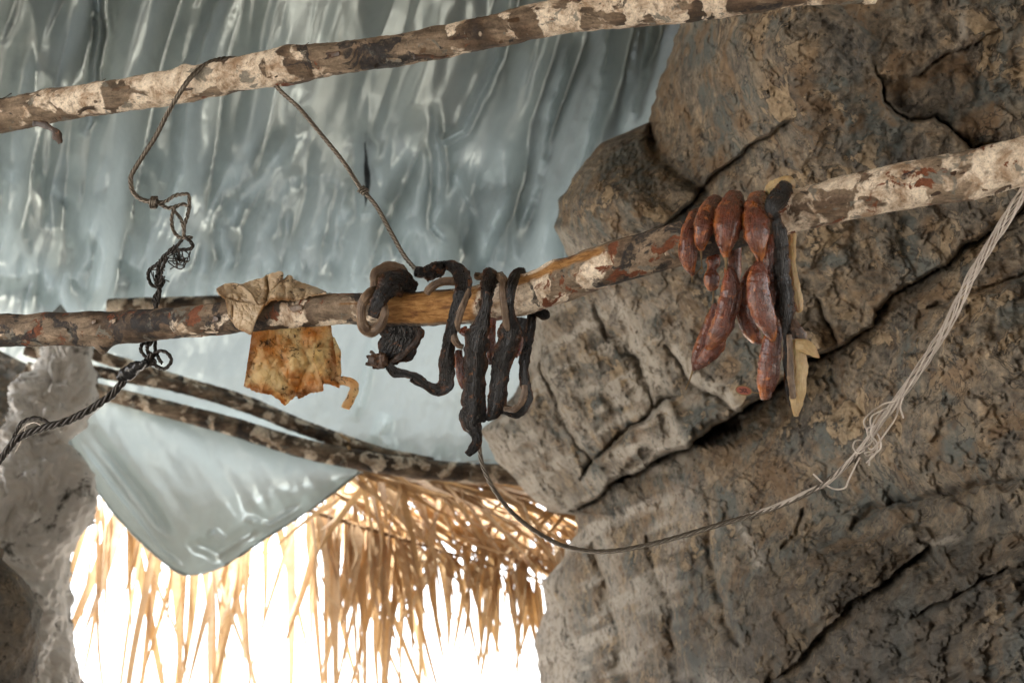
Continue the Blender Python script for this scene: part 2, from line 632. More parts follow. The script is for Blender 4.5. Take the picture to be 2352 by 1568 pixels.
MAT_WIRE = wire_mat("steel_cable", (.05, .042, .034), (.24, .205, .165), .7, .34)
MAT_WIRED = wire_mat("sooty_cable", (.018, .017, .016), (.060, .050, .042), .5, .38)
MAT_WIREP = wire_mat("pale_wire", (.38, .33, .28), (.62, .56, .50), .35, .45)
m = M("dark_tape")
m.p(Base_Color=(.012, .012, .013), Roughness=.3)
MAT_TAPE = m.m
m = M("earth")
m.p(Base_Color=m.ramp(m.noise(2.5, 8, .65), (.3, (.20, .18, .155)), (.7, (.38, .35, .31))), Roughness=.95)
m.bump(m.noise(12, 8, .7), .03)
MAT_EARTH = m.m
m = M("tag_red")
m.p(Base_Color=(.36, .115, .085), Roughness=.45)
MAT_TAG = m.m
m = M("tag_mark")
m.p(Base_Color=(.05, .02, .02), Roughness=.6)
MAT_TAGM = m.m

# ================================================================== ground
g = 60
xs = np.concatenate([np.linspace(-1500, -20, 8), np.linspace(-12, 12, 41), np.linspace(20, 1500, 8)])
GX, GY = np.meshgrid(xs, xs)
GZ = 0.05 * fbm(v3(GX * .5, GY * .5, 0), 4, 3)
o = make("ground", np.stack([GX, GY, GZ], -1), grid_faces(len(xs), len(xs)), MAT_EARTH)
tag(o, kind="structure")

# ================================================================== rock face on the right
EDGE = np.array([(1575, -260), (1562, 0), (1556, 60), (1540, 130), (1505, 210), (1492, 280), (1452, 296), (1380, 330), (1325, 395), (1285, 462),
                 (1272, 520), (1300, 575), (1312, 605), (1262, 660), (1222, 735), (1212, 850), (1150, 950), (1102, 990), (1140, 1055), (1200, 1122),
                 (1262, 1176), (1325, 1182), (1322, 1225), (1292, 1285), (1246, 1335), (1252, 1400), (1226, 1470), (1240, 1568), (1270, 1700), (1290, 1900)], float)
CTRL = [(1560, -200, 2.5), (1560, 100, 2.55), (1540, 250, 2.6), (1500, 300, 2.78), (1700, 100, 2.2), (2000, 50, 2.0), (2352, 0, 1.92), (2750, -150, 1.8),
        (2352, 300, 1.95), (2100, 300, 2.02), (1850, 250, 2.1), (1700, 350, 2.32), (1440, 330, 2.75), (1400, 450, 2.55), (1320, 500, 2.7), (1500, 450, 2.5),
        (1290, 550, 2.85), (1650, 450, 2.42), (1900, 550, 2.2), (2352, 500, 2.0), (2750, 500, 1.75), (1250, 720, 3.1), (1450, 750, 2.8), (1700, 700, 2.5),
        (2000, 700, 2.28), (2352, 700, 2.0), (1130, 980, 3.5), (1330, 900, 3.1), (1550, 950, 2.75), (1330, 1150, 3.4), (1800, 880, 2.45), (2000, 900, 2.2),
        (2352, 900, 1.88), (1330, 1250, 3.6), (1500, 1150, 2.95), (1800, 1100, 2.38), (2352, 1200, 1.68), (1250, 1400, 3.9), (1240, 1568, 3.9),
        (1500, 1400, 2.95), (1800, 1400, 2.28), (2352, 1568, 1.55), (1500, 1850, 2.85), (2352, 1850, 1.45), (2800, 1850, 1.2), (2750, 1000, 1.55)]
NR, NC, NB = 760, 560, 14
yy = np.linspace(-260, 1900, NR)
xe = np.interp(yy, EDGE[:, 1], EDGE[:, 0]) + 7 * fbm(v3(yy / 40, 0, 0), 4, 8) * 2
t = np.linspace(0, 1, NC) ** 1.25
xs_ = np.convolve(np.pad(xe, 60, mode='edge'), np.hanning(121) / np.hanning(121).sum(), 'valid')
X = xs_[:, None] + (2850 - xs_)[:, None] * t[None]
X = X + (xe - xs_)[:, None] * np.exp(-((X - xs_[:, None]) / 160) ** 2)
Y = np.repeat(yy[:, None], NC, 1)
D = tps(CTRL, X, Y)
# warped coordinates so cracks wander
WX = X + 26 * fbm(v3(X / 90, Y / 90, 1), 4, 20)
WY = Y + 26 * fbm(v3(X / 90, Y / 90, 7), 4, 21)


def crack(line, depth, width, step=0.0, stepw=120):
    global D
    d, s, u = polydist(WX, WY, line)
    wv_ = .8 * width * (0.5 + 1.0 * (fbm(v3(u * 9, depth * 90, 2), 3, 31) + .5)) * np.minimum(1, np.minimum(u * 10, (1 - u) * 10) + .3)
    D = D + depth * np.exp(-(d / wv_) ** 2)
    if step:
        D = D + step * np.where(s > 0, 1, -1) * np.exp(-d / stepw) * smooth(0, .12, u) * smooth(0, .12, 1 - u)


# broad layering
D = D + 0.075 * fbm(v3(X / 330, Y / 330, 0), 4, 11)
crack([(1480, 545), (1511, 520), (1631, 420), (1671, 372), (1771, 300), (1830, 270)], .03, 5, .03, 90)
crack([(1488, 285), (1512, 350), (1560, 405), (1620, 440)], .09, 20)
crack([(2420, 420), (2352, 470), (2171, 602), (2011, 710), (2003, 742), (1911, 802), (1851, 838), (1743, 910), (1691, 950), (1611, 1002), (1583, 1030), (1491, 1062), (1400, 1110), (1330, 1168)], .035, 6, -.04, 120)
crack([(1960, 770), (1851, 838), (1743, 910), (1691, 950), (1611, 1002), (1583, 1030), (1491, 1062), (1400, 1110), (1310, 1180)], .05, 9, -.11, 150)
crack([(1600, 1010), (1650, 985), (1705, 960)], .11, 20)
crack([(1330, 1098), (1411, 1012), (1500, 945), (1560, 905)], .07, 8, -.07, 80)
crack([(1420, 1110), (1455, 1060), (1500, 1040)], .08, 12)
crack([(2011, 150), (2035, 240), (2083, 276), (2151, 268), (2191, 312), (2231, 340), (2330, 330)], .025, 6, -.03, 70)
crack([(2100, 180), (2150, 140), (2211, 110), (2291, 70)], .016, 5, .01, 50)
crack([(2420, 600), (2352, 634), (2291, 662), (2211, 670), (2131, 718)], .035, 8, .015, 60)
crack([(1851, 1170), (1831, 1229), (1791, 1261)], .03, 9)
crack([(2400, 1090), (2200, 1130), (2050, 1160), (1960, 1210)], .03, 18, .02, 80)
crack([(2140, 1255), (2111, 1281), (1991, 1361), (1851, 1481), (1780, 1568)], .05, 34, -.03, 110)
crack([(2400, 1290), (2250, 1330), (2100, 1420)], .025, 18, -.015, 70)
crack([(1911, 850), (1931, 902), (1991, 950)], .02, 6)
crack([(1365, 700), (1400, 760), (1470, 830), (1500, 930)], .035, 14, .035, 60)
crack([(1530, 800), (1600, 880), (1690, 945)], .035, 12, .03, 50)
crack([(1240, 830), (1290, 950), (1340, 1030), (1410, 1090)], .03, 12, .03, 60)
crack([(1700, 720), (1660, 800), (1600, 850)], .02, 8)
crack([(1885, 690), (1900, 740), (1920, 790), (1905, 830)], .02, 7, .012, 40)
crack([(1360, 1250), (1410, 1380), (1440, 1568)], .05, 20, .03, 60)
crack([(1480, 1230), (1530, 1360), (1560, 1568)], .04, 18, .03, 60)
crack([(1620, 1180), (1640, 1320), (1690, 1480)], .03, 16, .02, 60)
D = D + .14 * np.exp(-(((X - 2080) / 300) ** 2 + ((Y - 1190) / 130) ** 2)) - .10 * np.exp(-(((X - 2250) / 200) ** 2 + ((Y - 760) / 150) ** 2))
D = D - .12 * np.exp(-(((X - 1800) / 220) ** 2 + ((Y - 160) / 170) ** 2)) - .10 * np.exp(-(((X - 1420) / 110) ** 2 + ((Y - 470) / 110) ** 2))
calm = 1 - .75 * np.clip(smooth(-.15, .22, perlin(v3(X / 260, Y / 200, 6), 210)) + np.exp(-(((X - 2050) / 320) ** 2 + ((Y - 1150) / 140) ** 2)), 0, 1)   # smoother places
# middle and fine relief
zone = smooth(1750, 1350, X) * smooth(600, 800, Y)                # strata seen edge-on towards the opening
q = v3((X * .92 - Y * .38) / 34, (X * .38 + Y * .92) / 210, 4)
D = D + zone * .030 * fbm(q, 4, 51, ridged=True) * -1
low = smooth(1050, 1350, Y) * smooth(1700, 1950, X)
q = v3((X * .45 + Y * .89) / 42, (X * .89 - Y * .45) / 160, 9)
D = D + low * .035 * -fbm(q, 4, 57, ridged=True)
D = D - calm * .030 * fbm(v3(X / 75, Y / 75, 3), 5, 61, .55, True)
D = D - calm * .007 * fbm(v3(X / 26, Y / 26, 3), 4, 65, .6)
rough_top = np.exp(-(polydist(X, Y, [(1340, 400), (1420, 330), (1470, 310), (1490, 420)])[0] / 45) ** 2)
D = D - rough_top * .03 * fbm(v3(X / 16, Y / 16, 5), 3, 66, .6, True)
# terraces: thin crust plates
pl = fbm(v3(WX / 70, WY / 70, 8), 4, 70)
D = D - .008 * (smooth(.02, .05, pl) + smooth(.16, .19, pl))
# the edge turns away from the viewer
sd_ = X - xe[:, None]
wr = np.clip(1 - sd_ / 70, 0, 1)
D = D + .16 * (1 - np.sqrt(np.maximum(0, 1 - wr ** 2)))
pale = np.zeros_like(X)
for line, wd, a in [([(1222, 740), (1250, 850), (1300, 940), (1345, 1010)], 34, .8), ([(1410, 680), (1470, 790), (1520, 910), (1570, 1045)], 30, 1.0),
                    ([(1545, 815), (1620, 880), (1690, 940)], 22, 1.3), ([(1120, 985), (1200, 1075), (1300, 1165)], 30, .9), ([(1250, 760), (1320, 800), (1390, 880)], 24, .6),
                    ([(1180, 960), (1300, 1060), (1380, 1110)], 26, .7), ([(1415, 1095), (1405, 1140)], 22, .8), ([(1240, 1330), (1280, 1450), (1300, 1568), (1310, 1700)], 60, 1.0),
                    ([(1380, 1230), (1420, 1380), (1460, 1500)], 36, .7), ([(1560, 1130), (1590, 1200)], 26, .5), ([(1710, 1220), (1745, 1290)], 12, .9), ([(1640, 1568), (1740, 1600)], 30, 1.1),
                    ([(1480, 1010), (1510, 1040)], 16, .6), ([(1285, 545), (1330, 580)], 22, .8), ([(2110, 1258), (2200, 1235)], 9, .9), ([(2215, 30), (2200, 120)], 12, .7)]:
    d, s, u = polydist(WX, WY, line)
    pale = np.maximum(pale, a * np.exp(-(d / wd) ** 2))
pale = np.maximum(pale, zone * 1.3 * smooth(-.1, .25, fbm(q * v3(1, 1, 1) + 3, 3, 77)))
V = P(X, Y, D)
# back of the rock: rows that run away behind the silhouette
back = []
for k in range(NB, 0, -1):
    f = k / NB
    back.append(P(xe + 260 * f ** 1.5 + 14 * fbm(v3(yy / 60, f * 3, 0), 3, 81), yy, D[:, 0] + 1.1 * f))
V = np.concatenate([np.stack(back, 1), V], 1)
pale = np.concatenate([np.repeat(pale[:, :1], NB, 1) * .5, pale], 1)
# foot of the rock goes down to the ground, top goes up
foot = []
for k in range(1, 26):
    f = k / 25
    r = V[-1].copy()
    r[:, 2] = r[:, 2] * (1 - f) - .1 * f
    r += (.12 * fbm(r * 1.5, 4, 90))[:, None] * np.array([1, -1, 0]) * min(1, 4 * f)
    foot.append(r)
V = np.concatenate([V, np.stack(foot)], 0)
pale = np.concatenate([pale, np.zeros((25, pale.shape[1]))], 0)
shade_stain = smooth(1000, 1500, Y + .35 * (X - 1900)) * smooth(1500, 2000, X) + .5 * smooth(1150, 1500, Y) * smooth(1350, 1600, X)  # lower right toned down: shade put into the colour, partly smoke stain
shade_stain = np.clip(shade_stain, 0, 1)
shade_stain = np.concatenate([np.zeros((NR, NB)), shade_stain], 1)
shade_stain = np.concatenate([shade_stain, np.repeat(shade_stain[-1:], 25, 0)], 0)
o = make("rock_face", V, grid_faces(V.shape[0], V.shape[1]), MAT_ROCK, None, {"pale": pale, "shade_stain": shade_stain, "calm": np.concatenate([np.concatenate([np.ones((NR, NB)), calm], 1), np.ones((25, NC + NB))], 0)})
tag(o, kind="structure")


# ================================================================== rock on the left
def pillar(name, edge, depth, width, top, bottom, mat, seed, amp, shade_stain=0.0):
    """a free-standing rock whose right side follows edge (x, y); width and depth in metres"""
    e = np.array(edge, float)
    n, mth = 300, 260
    y = np.linspace(top, bottom, n)
    x = np.interp(y, e[:, 1], e[:, 0])
    R = P(x, y, np.full(n, depth))
    width = np.interp(np.linspace(0, 1, n), np.linspace(0, 1, len(width)), width)[:, None] if np.ndim(width) else np.full((n, 1), width)
    R = R - RIGHT * width / 2
    th = np.linspace(0, 2 * np.pi, mth, endpoint=False)
    V = R[:, None] + (np.cos(th)[None] * width / 2)[..., None] * RIGHT + (np.sin(th)[None] * width * .42)[..., None] * np.array([0, 1.0, 0])
    Dn = np.cos(th)[None, :, None] * RIGHT + np.sin(th)[None, :, None] * np.array([0, 1.0, 0])
    face = 1 - .75 * np.clip(np.cos(th), 0, 1)[None] ** 8
    a = amp * (fbm(V * 2.2 + seed, 5, seed, .55) * 1.2 - .55 * fbm(V * 5.5 + seed, 4, seed + 3, .55, True) + .35 * fbm(V * 22, 4, seed + 6, .6) - .30 * fbm(V * 11, 4, seed + 7, .6, True))
    V = V + Dn * (a * face)[..., None]
    # foot
    foot = []
    for k in range(1, 31):
        f = k / 30
        r = V[-1].copy()
        r[:, 2] = r[:, 2] * (1 - f) - .1 * f
        foot.append(r)
    V = np.concatenate([V, np.stack(foot)], 0)
    F = grid_faces(V.shape[0], mth, True)
    pale = .5 + 1.0 * fbm(V * 4, 3, seed + 8)
    V2 = np.vstack([V.reshape(-1, 3), V[0].mean(0) + UP * .1])
    fl = [tuple(f) for f in F] + [(len(V2) - 1, (j + 1) % mth, j) for j in range(mth)]
    o = make(name, V2, fl, mat, None, {"pale": np.r_[pale.ravel(), .5] * (1 - shade_stain), "shade_stain": np.full(len(V2), shade_stain), "calm": np.ones(len(V2))})
    tag(o, kind="structure")
    return o


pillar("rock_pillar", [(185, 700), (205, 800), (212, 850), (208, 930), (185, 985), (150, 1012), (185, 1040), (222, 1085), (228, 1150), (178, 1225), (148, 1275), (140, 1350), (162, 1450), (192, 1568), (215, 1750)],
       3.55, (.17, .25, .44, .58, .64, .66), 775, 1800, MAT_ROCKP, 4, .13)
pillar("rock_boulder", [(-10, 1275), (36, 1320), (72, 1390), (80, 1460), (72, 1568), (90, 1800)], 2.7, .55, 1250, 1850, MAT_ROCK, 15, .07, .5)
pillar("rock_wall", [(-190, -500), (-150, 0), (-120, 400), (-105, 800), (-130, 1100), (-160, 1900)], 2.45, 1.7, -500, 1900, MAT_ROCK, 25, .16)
pillar("rock_backdrop", [(118, 760), (100, 800), (90, 900), (70, 1000), (40, 1100), (20, 1500)], 4.6, .9, 800, 1600, MAT_ROCK, 35, .10, 1.0)  # rock coloured near black to paint the shaded void behind the pillar

# unseen rock overhang above and behind, added to cut light; open to the left
prof = catmull([(0, 3.55, 4.15), (0, 2.6, 3.95), (0, 1.75, 3.65), (0, .5, 3.3), (0, -1, 3.1), (0, -2.2, 2.6), (0, -3.0, 1.6), (0, -3.3, .6), (0, -3.3, -.1)], 90)
vx = np.linspace(-3.4, 4.2, 100)
V = np.repeat(prof[:, None], 100, 1)
V[..., 0] = vx[None]
dn = smooth(-2.0, -3.2, V[..., 0]) * smooth(-1.8, -2.6, V[..., 1])
V[..., 2] = V[..., 2] * (1 - dn) - .1 * dn
V = V + .30 * fbm(V * .9, 5, 400)[..., None] * np.array([0, .3, 1.0])
o = make("added_overhang", V, grid_faces(90, 100), MAT_ROCK, None, {"pale": np.zeros(9000), "shade_stain": np.zeros(9000), "calm": np.ones(9000)})
tag(o, kind="structure")

# ================================================================== tarpaulin roof
NRt, NCt = 480, 520
tx = np.linspace(-420, 1760, NCt)
LOW = [(-420, 740), (-50, 780), (150, 880), (300, 940), (500, 985), (700, 1030), (850, 1055), (1000, 1072), (1180, 1082), (1400, 1120), (1760, 1150)]
lowy = np.interp(tx, [a for a, b in LOW], [b for a, b in LOW])
tv = np.linspace(0, 1, NRt)
topy = -420
Xt = np.repeat(tx[None], NRt, 0)
Yt = topy + (lowy[None] - topy) * tv[:, None]
TC = [(-420, -420, 2.35), (600, -420, 2.3), (1760, -420, 2.35), (-420, 0, 2.8), (600, 0, 2.75), (1500, 0, 2.9), (-420, 350, 3.3), (200, 350, 3.3), (800, 350, 3.25),
      (1300, 350, 3.5), (1500, 200, 3.5), (1760, 300, 3.9), (-300, 640, 3.95), (300, 690, 4.0), (650, 690, 3.95), (1000, 650, 3.9), (1300, 600, 3.95), (1700, 600, 4.0),
      (300, 850, 4.12), (600, 850, 4.15), (900, 850, 4.15), (1150, 850, 4.15), (700, 950, 4.2), (1000, 1050, 4.2), (1180, 1080, 4.2), (1760, 1100, 4.4), (-420, 720, 4.05)]
Dt = tps(TC, Xt, Yt)
roof = smooth(760, 640, Yt)
lean = .16 + .16 * smooth(500, 1200, Xt)
U = Xt + lean * (Yt - 350) + 26 * perlin(v3(Xt / 420, Yt / 500, 2), 101)
U2 = U + 10 * perlin(v3(Xt / 200, Yt / 320, 9), 100)
f1 = perlin(v3(U / 165, Yt / 1100, 0), 102) + .3 * perlin(v3(U / 62, Yt / 900, 3), 103)
f2 = np.abs(perlin(v3(U2 / 180, Yt / 1300, 5), 105)) + .28 * np.abs(perlin(v3(U2 / 60, Yt / 900, 7), 107)) * smooth(-.05, .3, perlin(v3(Xt / 260, Yt / 420, 3), 106))
puff = smooth(260, 560, Yt) * roof
Dt = Dt - roof * (.15 * f1 - .46 * f2)
cr = perlin(v3(U / 95, Yt / 110, 3), 110) - .8 * np.abs(perlin(v3(U2 / 80, Yt / 105, 4), 111)) + .35 * perlin(v3(U / 38, Yt / 45, 6), 112)
Dt = Dt - puff * .05 * cr
# long tension creases, sharp along their line
for k in range(46):
    x0_, y0_ = RNG.uniform(-150, 1600), RNG.uniform(-200, 480)
    ln_ = RNG.uniform(180, 620)
    sl = -RNG.uniform(.02, .42)
    d, s, u = polydist(Xt, Yt, [(x0_, y0_), (x0_ + sl * ln_ * .5 + RNG.uniform(-12, 12), y0_ + ln_ * .5), (x0_ + sl * ln_, y0_ + ln_)])
    wd = RNG.uniform(12, 42)
    Dt = Dt + RNG.choice((-1, 1, 1)) * RNG.uniform(.018, .05) * np.exp(-d / wd) * np.minimum(1, np.minimum(u, 1 - u) * 4) * roof
# crinkles: straight creases of many directions with flat facets between, each only here and there
for k in range(16):
    an = math.radians(RNG.uniform(-30, 6))
    lam = RNG.uniform(55, 150)
    ph = (Xt * math.cos(an) + Yt * math.sin(an) * -1 + 11 * perlin(v3(Xt / 170, Yt / 230, k), 160 + k)) / lam + RNG.uniform(0, 1)
    tri = np.abs(ph - np.floor(ph) - .5) * 2
    tri = np.minimum(1, tri * 1.25) ** .8
    where_ = smooth(.02, .22, perlin(v3(Xt / 190, Yt / 260, k * 5.3), 190 + k)) * (.10 + 1.0 * smooth(300, 540, Yt)) * roof
    Dt = Dt - .00048 * lam * tri * where_
Dt = Dt - .010 * perlin(v3(Xt / 30, Yt / 40, 3), 115) * puff
CREASE = 1.5
for line, a, wd in [([(225, -60), (228, 80), (215, 200), (200, 300)], .07, 9), ([(520, -60), (470, 90), (430, 220), (420, 400), (340, 560)], .06, 14), ([(60, 100), (30, 300), (20, 480)], .05, 22),
                    ([(838, 300), (842, 400), (840, 490)], .05, 12), ([(125, 640), (150, 690), (160, 780)], .07, 26), ([(1000, 250), (1010, 420), (1000, 520), (1040, 560)], .05, 9),
                    ([(1170, 30), (1130, 160), (1060, 300), (1010, 330)], .04, 8), ([(1320, 80), (1260, 260), (1230, 420), (1180, 560)], .07, 14), ([(1400, 60), (1380, 200), (1330, 380), (1290, 480)], .07, 12),
                    ([(1500, 40), (1470, 160), (1440, 300)], .08, 16), ([(690, 280), (560, 460), (520, 620)], .05, 20), ([(500, 500), (520, 600), (480, 680)], .06, 12), ([(1180, 420), (1120, 540), (1100, 610)], .05, 12),
                    ([(880, 560), (860, 620), (800, 680)], .05, 16)]:
    d, s, u = polydist(Xt + 10 * fbm(v3(Xt / 50, Yt / 50, 1), 3, 120), Yt, line)
    taper = np.minimum(1, np.minimum(u, 1 - u) * 6 + .15)
    a = a * CREASE
    Dt = Dt + a * np.exp(-(d / wd) ** 2) * taper - .35 * a * np.exp(-((d - 2.2 * wd) / (1.2 * wd)) ** 2) * taper
# lower wall part: soft broad sags and a gathered hem
wall = 1 - roof
Dt = Dt - wall * (.05 * fbm(v3((Xt + .3 * Yt) / 120, Yt / 200, 0), 4, 130) + .010 * fbm(v3(Xt / 40, Yt / 60, 2), 3, 133, .5))
hem = np.exp(-((lowy[None] - Yt) / 45) ** 2) * smooth(700, 860, Xt)
Dt = Dt - hem * (.07 + .08 * fbm(v3(Xt / 60, 0, 0), 3, 140))
Yt = Yt - hem * 30 * fbm(v3(Xt / 55, 3, 0), 2, 141)
for line, a, wd in [([(855, 770), (840, 880), (815, 970)], .05, 9), ([(640, 790), (660, 880)], .04, 14), ([(890, 950), (870, 1000), (900, 1040)], .08, 14)]:
    d, s, u = polydist(Xt, Yt, line)
    Dt = Dt + a * np.exp(-(d / wd) ** 2) * np.minimum(1, np.minimum(u, 1 - u) * 5)
o = make("tarpaulin", P(Xt, Yt, Dt), grid_faces(NRt, NCt), MAT_TARP)
tag(o, "wrinkled silver tarpaulin stretched overhead as the roof of the shelter", "tarpaulin")
ys_ = np.array([328, 350, 380, 410, 440, 474])
xs2 = np.array([838, 840, 841, 842, 842, 839])
iy = [int(np.argmin(np.abs(Yt[:, int(np.argmin(np.abs(tx - xx)))] - yy_))) for xx, yy_ in zip(xs2, ys_)]
ix = [int(np.argmin(np.abs(tx - xx))) for xx in xs2]
q = catmull(np.hstack([P(xs2, ys_, np.array([Dt[a_, b_] for a_, b_ in zip(iy, ix)]) - .012), np.array([[.001], [.003], [.009], [.012], [.009], [.001]])]), 60)
loft("dark_slit", q[:, :3], q[:, 3], .006, MAT_TAPE, o, 12, rough=.002)  # dark strip standing in for the dark inside of the slit
# sagging corner flap below the cane poles
na, nb = 160, 120
a = np.linspace(0, 1, na)[:, None]
b = np.linspace(0, 1, nb)[None]
top = catmull([(120, 862, 0), (230, 897, 0), (430, 947, 0), (620, 1000, 0), (760, 1055, 0), (835, 1085, 0)], na)
bot = catmull([(150, 1000, 0), (240, 1150, 0), (320, 1240, 0), (400, 1308, 0), (450, 1318, 0), (520, 1295, 0), (610, 1235, 0), (720, 1165, 0), (825, 1085, 0)], na)
Xf = top[:, :1] * (1 - b) + bot[:, :1] * b
Yf = top[:, 1:2] * (1 - b) + bot[:, 1:2] * b
Df = 4.14 + .16 * np.sin(np.pi * b) * np.sin(np.pi * a) - .12 * b ** 3 * np.sin(np.pi * a)
Df = Df - .05 * fbm(v3((Xf - .6 * Yf) / 110, (Yf + .6 * Xf) / 330, 0), 3, 150) - .010 * fbm(v3(Xf / 45, Yf / 60, 0), 3, 152, .5)
for line, am, wd in [([(165, 1000), (260, 1130), (370, 1270), (420, 1310)], .06, 10), ([(200, 980), (330, 1140), (390, 1230)], -.05, 14), ([(560, 1190), (620, 1210), (700, 1160)], .05, 10), ([(430, 1240), (500, 1270), (620, 1190)], -.05, 14), ([(480, 1220), (520, 1250)], .04, 12)]:
    d, s, u = polydist(Xf, Yf, line)
    Df = Df + am * np.exp(-(d / wd) ** 2) * np.minimum(1, np.minimum(u, 1 - u) * 5)
o = make("tarpaulin_flap", P(Xf, Yf, Df), grid_faces(na, nb), MAT_TARP)
q = catmull(P(Xf[:, -1], Yf[:, -1], Df[:, -1]), 200)
loft("hem", q, .004, .003, MAT_TARP, o, 10, rough=.006, rscale=30, seed=4)
tag(o, "loose corner of grey tarpaulin sagging in a point below the cane poles", "tarpaulin")

# ================================================================== poles


def pole(name, rows, mat, n=64, m=420, knots=(), woodfn=None, seed=0, rough=.0022, parent=None, cream=()):
    """rows: x, y, depth, diameter in picture units"""
    r = np.array(rows, float)
    c = P(r[:, 0], r[:, 1], r[:, 2])
    rad = r[:, 3] * K * r[:, 2] / 2
    q = catmull(np.hstack([c, rad[:, None], r[:, :1]]), m)
    c, rad, px = q[:, :3], q[:, 3], q[:, 4]
    T, S, N = frames(c, FWD)
    # S is across (up or down in the picture), N towards or away from the viewer
    if S[m // 2].dot(UP) < 0:
        S, N = -S, -N
    th = np.linspace(0, 2 * np.pi, n, endpoint=False)
    off = np.cos(th)[None, :, None] * S[:, None] + np.sin(th)[None, :, None] * N[:, None]
    R = rad[:, None] * np.ones((1, n))
    base = c[:, None] + off * R[..., None]
    amp = rough * 1.6 * fbm(base * 28 + seed, 4, seed) + rough * .7 * fbm(base * 110, 4, seed + 3)
    toward = np.where((N * FWD).sum(-1) < 0, 1, -1)       # sin(th) sign facing the camera
    ang = np.arctan2(np.sin(th)[None] * toward[:, None], np.cos(th)[None])   # 0 top, pi/2 facing viewer, pi bottom
    for kx, kang, kr, kh in knots:
        dx = (px[:, None] - kx) / kr
        da = (np.angle(np.exp(1j * (ang - kang)))) * rad[:, None] / (kr * K * 1.6)
        amp = amp + kh * np.exp(-(dx ** 2 + da ** 2))
    wood = np.zeros((m, n))
    if woodfn:
        wood, cut = woodfn(px[:, None] * np.ones((1, n)), ang, base)
        # cut face: flatten
        R2 = R + amp
        R = R2 * (1 - cut)
    else:
        R = R + amp
    V = c[:, None] + off * R[..., None]
    F = grid_faces(m, n, True)
    V = np.vstack([V.reshape(-1, 3), c[0], c[-1]])
    j = np.arange(n)
    fl = [tuple(x) for x in F] + [(m * n, int((a + 1) % n), int(a)) for a in j] + [(m * n + 1, int((m - 1) * n + a), int((m - 1) * n + (a + 1) % n)) for a in j]
    return make(name, V, fl, mat, parent, {"wood": np.r_[wood.ravel(), 0, 0], "cream": np.r_[((np.interp(px, [a for a, b in cream], [b for a, b in cream]) if cream else px * 0)[:, None] * np.ones((1, n))).ravel(), 0, 0]})


def DL(x):                                   # distance of the meat pole along the picture
    return 1.72 - .38 * np.asarray(x, float) / 2352


def DU(x):
    return 1.80 - .30 * np.asarray(x, float) / 2352


UPR = [(-330, 310, 76), (-120, 286, 76), (0, 266, 76), (120, 244, 73), (200, 232, 73), (400, 200, 78), (600, 161, 79), (670, 149, 83), (800, 131, 72), (941, 112, 72), (1073, 86, 73), (1153, 68, 74), (1313, 32, 84), (1450, 18, 90), (1553, 8, 90), (1690, -10, 92), (1850, -34, 88)]
root = thing("bark_pole", "pale peeling bark pole slung under the tarpaulin, wire looped over it", "pole", P(600, 161, DU(600)))
pole("pole_shaft", [(x, y, float(DU(x)), wd) for x, y, wd in UPR], MAT_BARK_HI, parent=root, seed=3, cream=[(0, -.7), (70, -.3), (200, .5), (420, .6), (640, .5), (680, -.4), (760, -.2), (800, -1), (1020, -.9), (1040, .3), (1110, .5), (1130, -.7), (1220, -.3), (1250, .7), (1320, .6), (1340, -.3), (1450, .2), (1700, .3), (1800, -.6)],
     knots=[(120, 0.1, 22, .003), (205, .9, 14, .004), (435, .2, 16, .004), (665, .1, 24, .004), (1000, .6, 20, .002), (660, 2.9, 40, .003)])
# thin brown branch end beside the pole
loft("branch_stub", catmull(P([1640, 1750, 1900, 2010], [2, -4, -8, -10], [float(DU(1700)) + .05] * 4), 60), [.012] * 60, [.012] * 60, MAT_BARK_BG, root, 18, rough=.002)
def flakes(root, rows, dfun, seed, count, x0, x1):
    rn = random.Random(seed)
    a = np.array(rows, float)
    for k in range(count):
        x = rn.uniform(x0, x1)
        if x0 == 0 and x1 > 2000 and 780 < x < 1420:
            continue
        ang = rn.uniform(.15, 2.7)
        y, wd, d = np.interp(x, a[:, 0], a[:, 1]), np.interp(x, a[:, 0], a[:, 2]), float(dfun(x))
        y2 = np.interp(x + 30, a[:, 0], a[:, 1])
        c0 = P(x, y, d)
        ax = P(x + 30, y2, float(dfun(x + 30))) - c0
        ax /= np.linalg.norm(ax)
        up = UP - ax * UP.dot(ax)
        up /= np.linalg.norm(up)
        rd = up * math.cos(ang) - FWD * math.sin(ang)
        rad = wd * K * d / 2
        L = rn.uniform(.010, .030) * rn.choice((-1, 1))
        lift = rn.uniform(.001, .005)
        t_ = np.linspace(0, 1, 14)[:, None]
        c = c0 + ax * L * t_ + rd * (rad - .0006 + lift * t_ ** 2.2)
        w_ = rn.uniform(.002, .0055) * (1 - .5 * t_[:, 0] ** 3)
        loft("bark_flake", c, w_, .0005, rn.choice((MAT_MEATB, MAT_RIND, MAT_BARK_BG)), root, 10, ref=rd, edge=.5, seed=k, rough=.0006)


flakes(root, UPR, DU, 11, 26, 0, 1650)
# torn bark hanging
q = catmull(np.hstack([P([75, 100, 122, 132, 138], [283, 287, 298, 312, 330], DU(np.array([75, 100, 122, 132, 138])) - .02), np.array([[.004], [.005], [.005], [.008], [.003]])]), 40)
loft("bark_strip", q[:, :3], q[:, 3], .0006, MAT_MEATB, root, 12, edge=.6, seed=3, rough=.0008)
loft("bark_strip", catmull(P([950, 985, 1010, 1030], [131, 130, 133, 128], DU(np.array([950, 985, 1010, 1030])) - .033), 24), np.linspace(.004, .001, 24), .0007, MAT_MEATB, root, 10, edge=.6, seed=5)

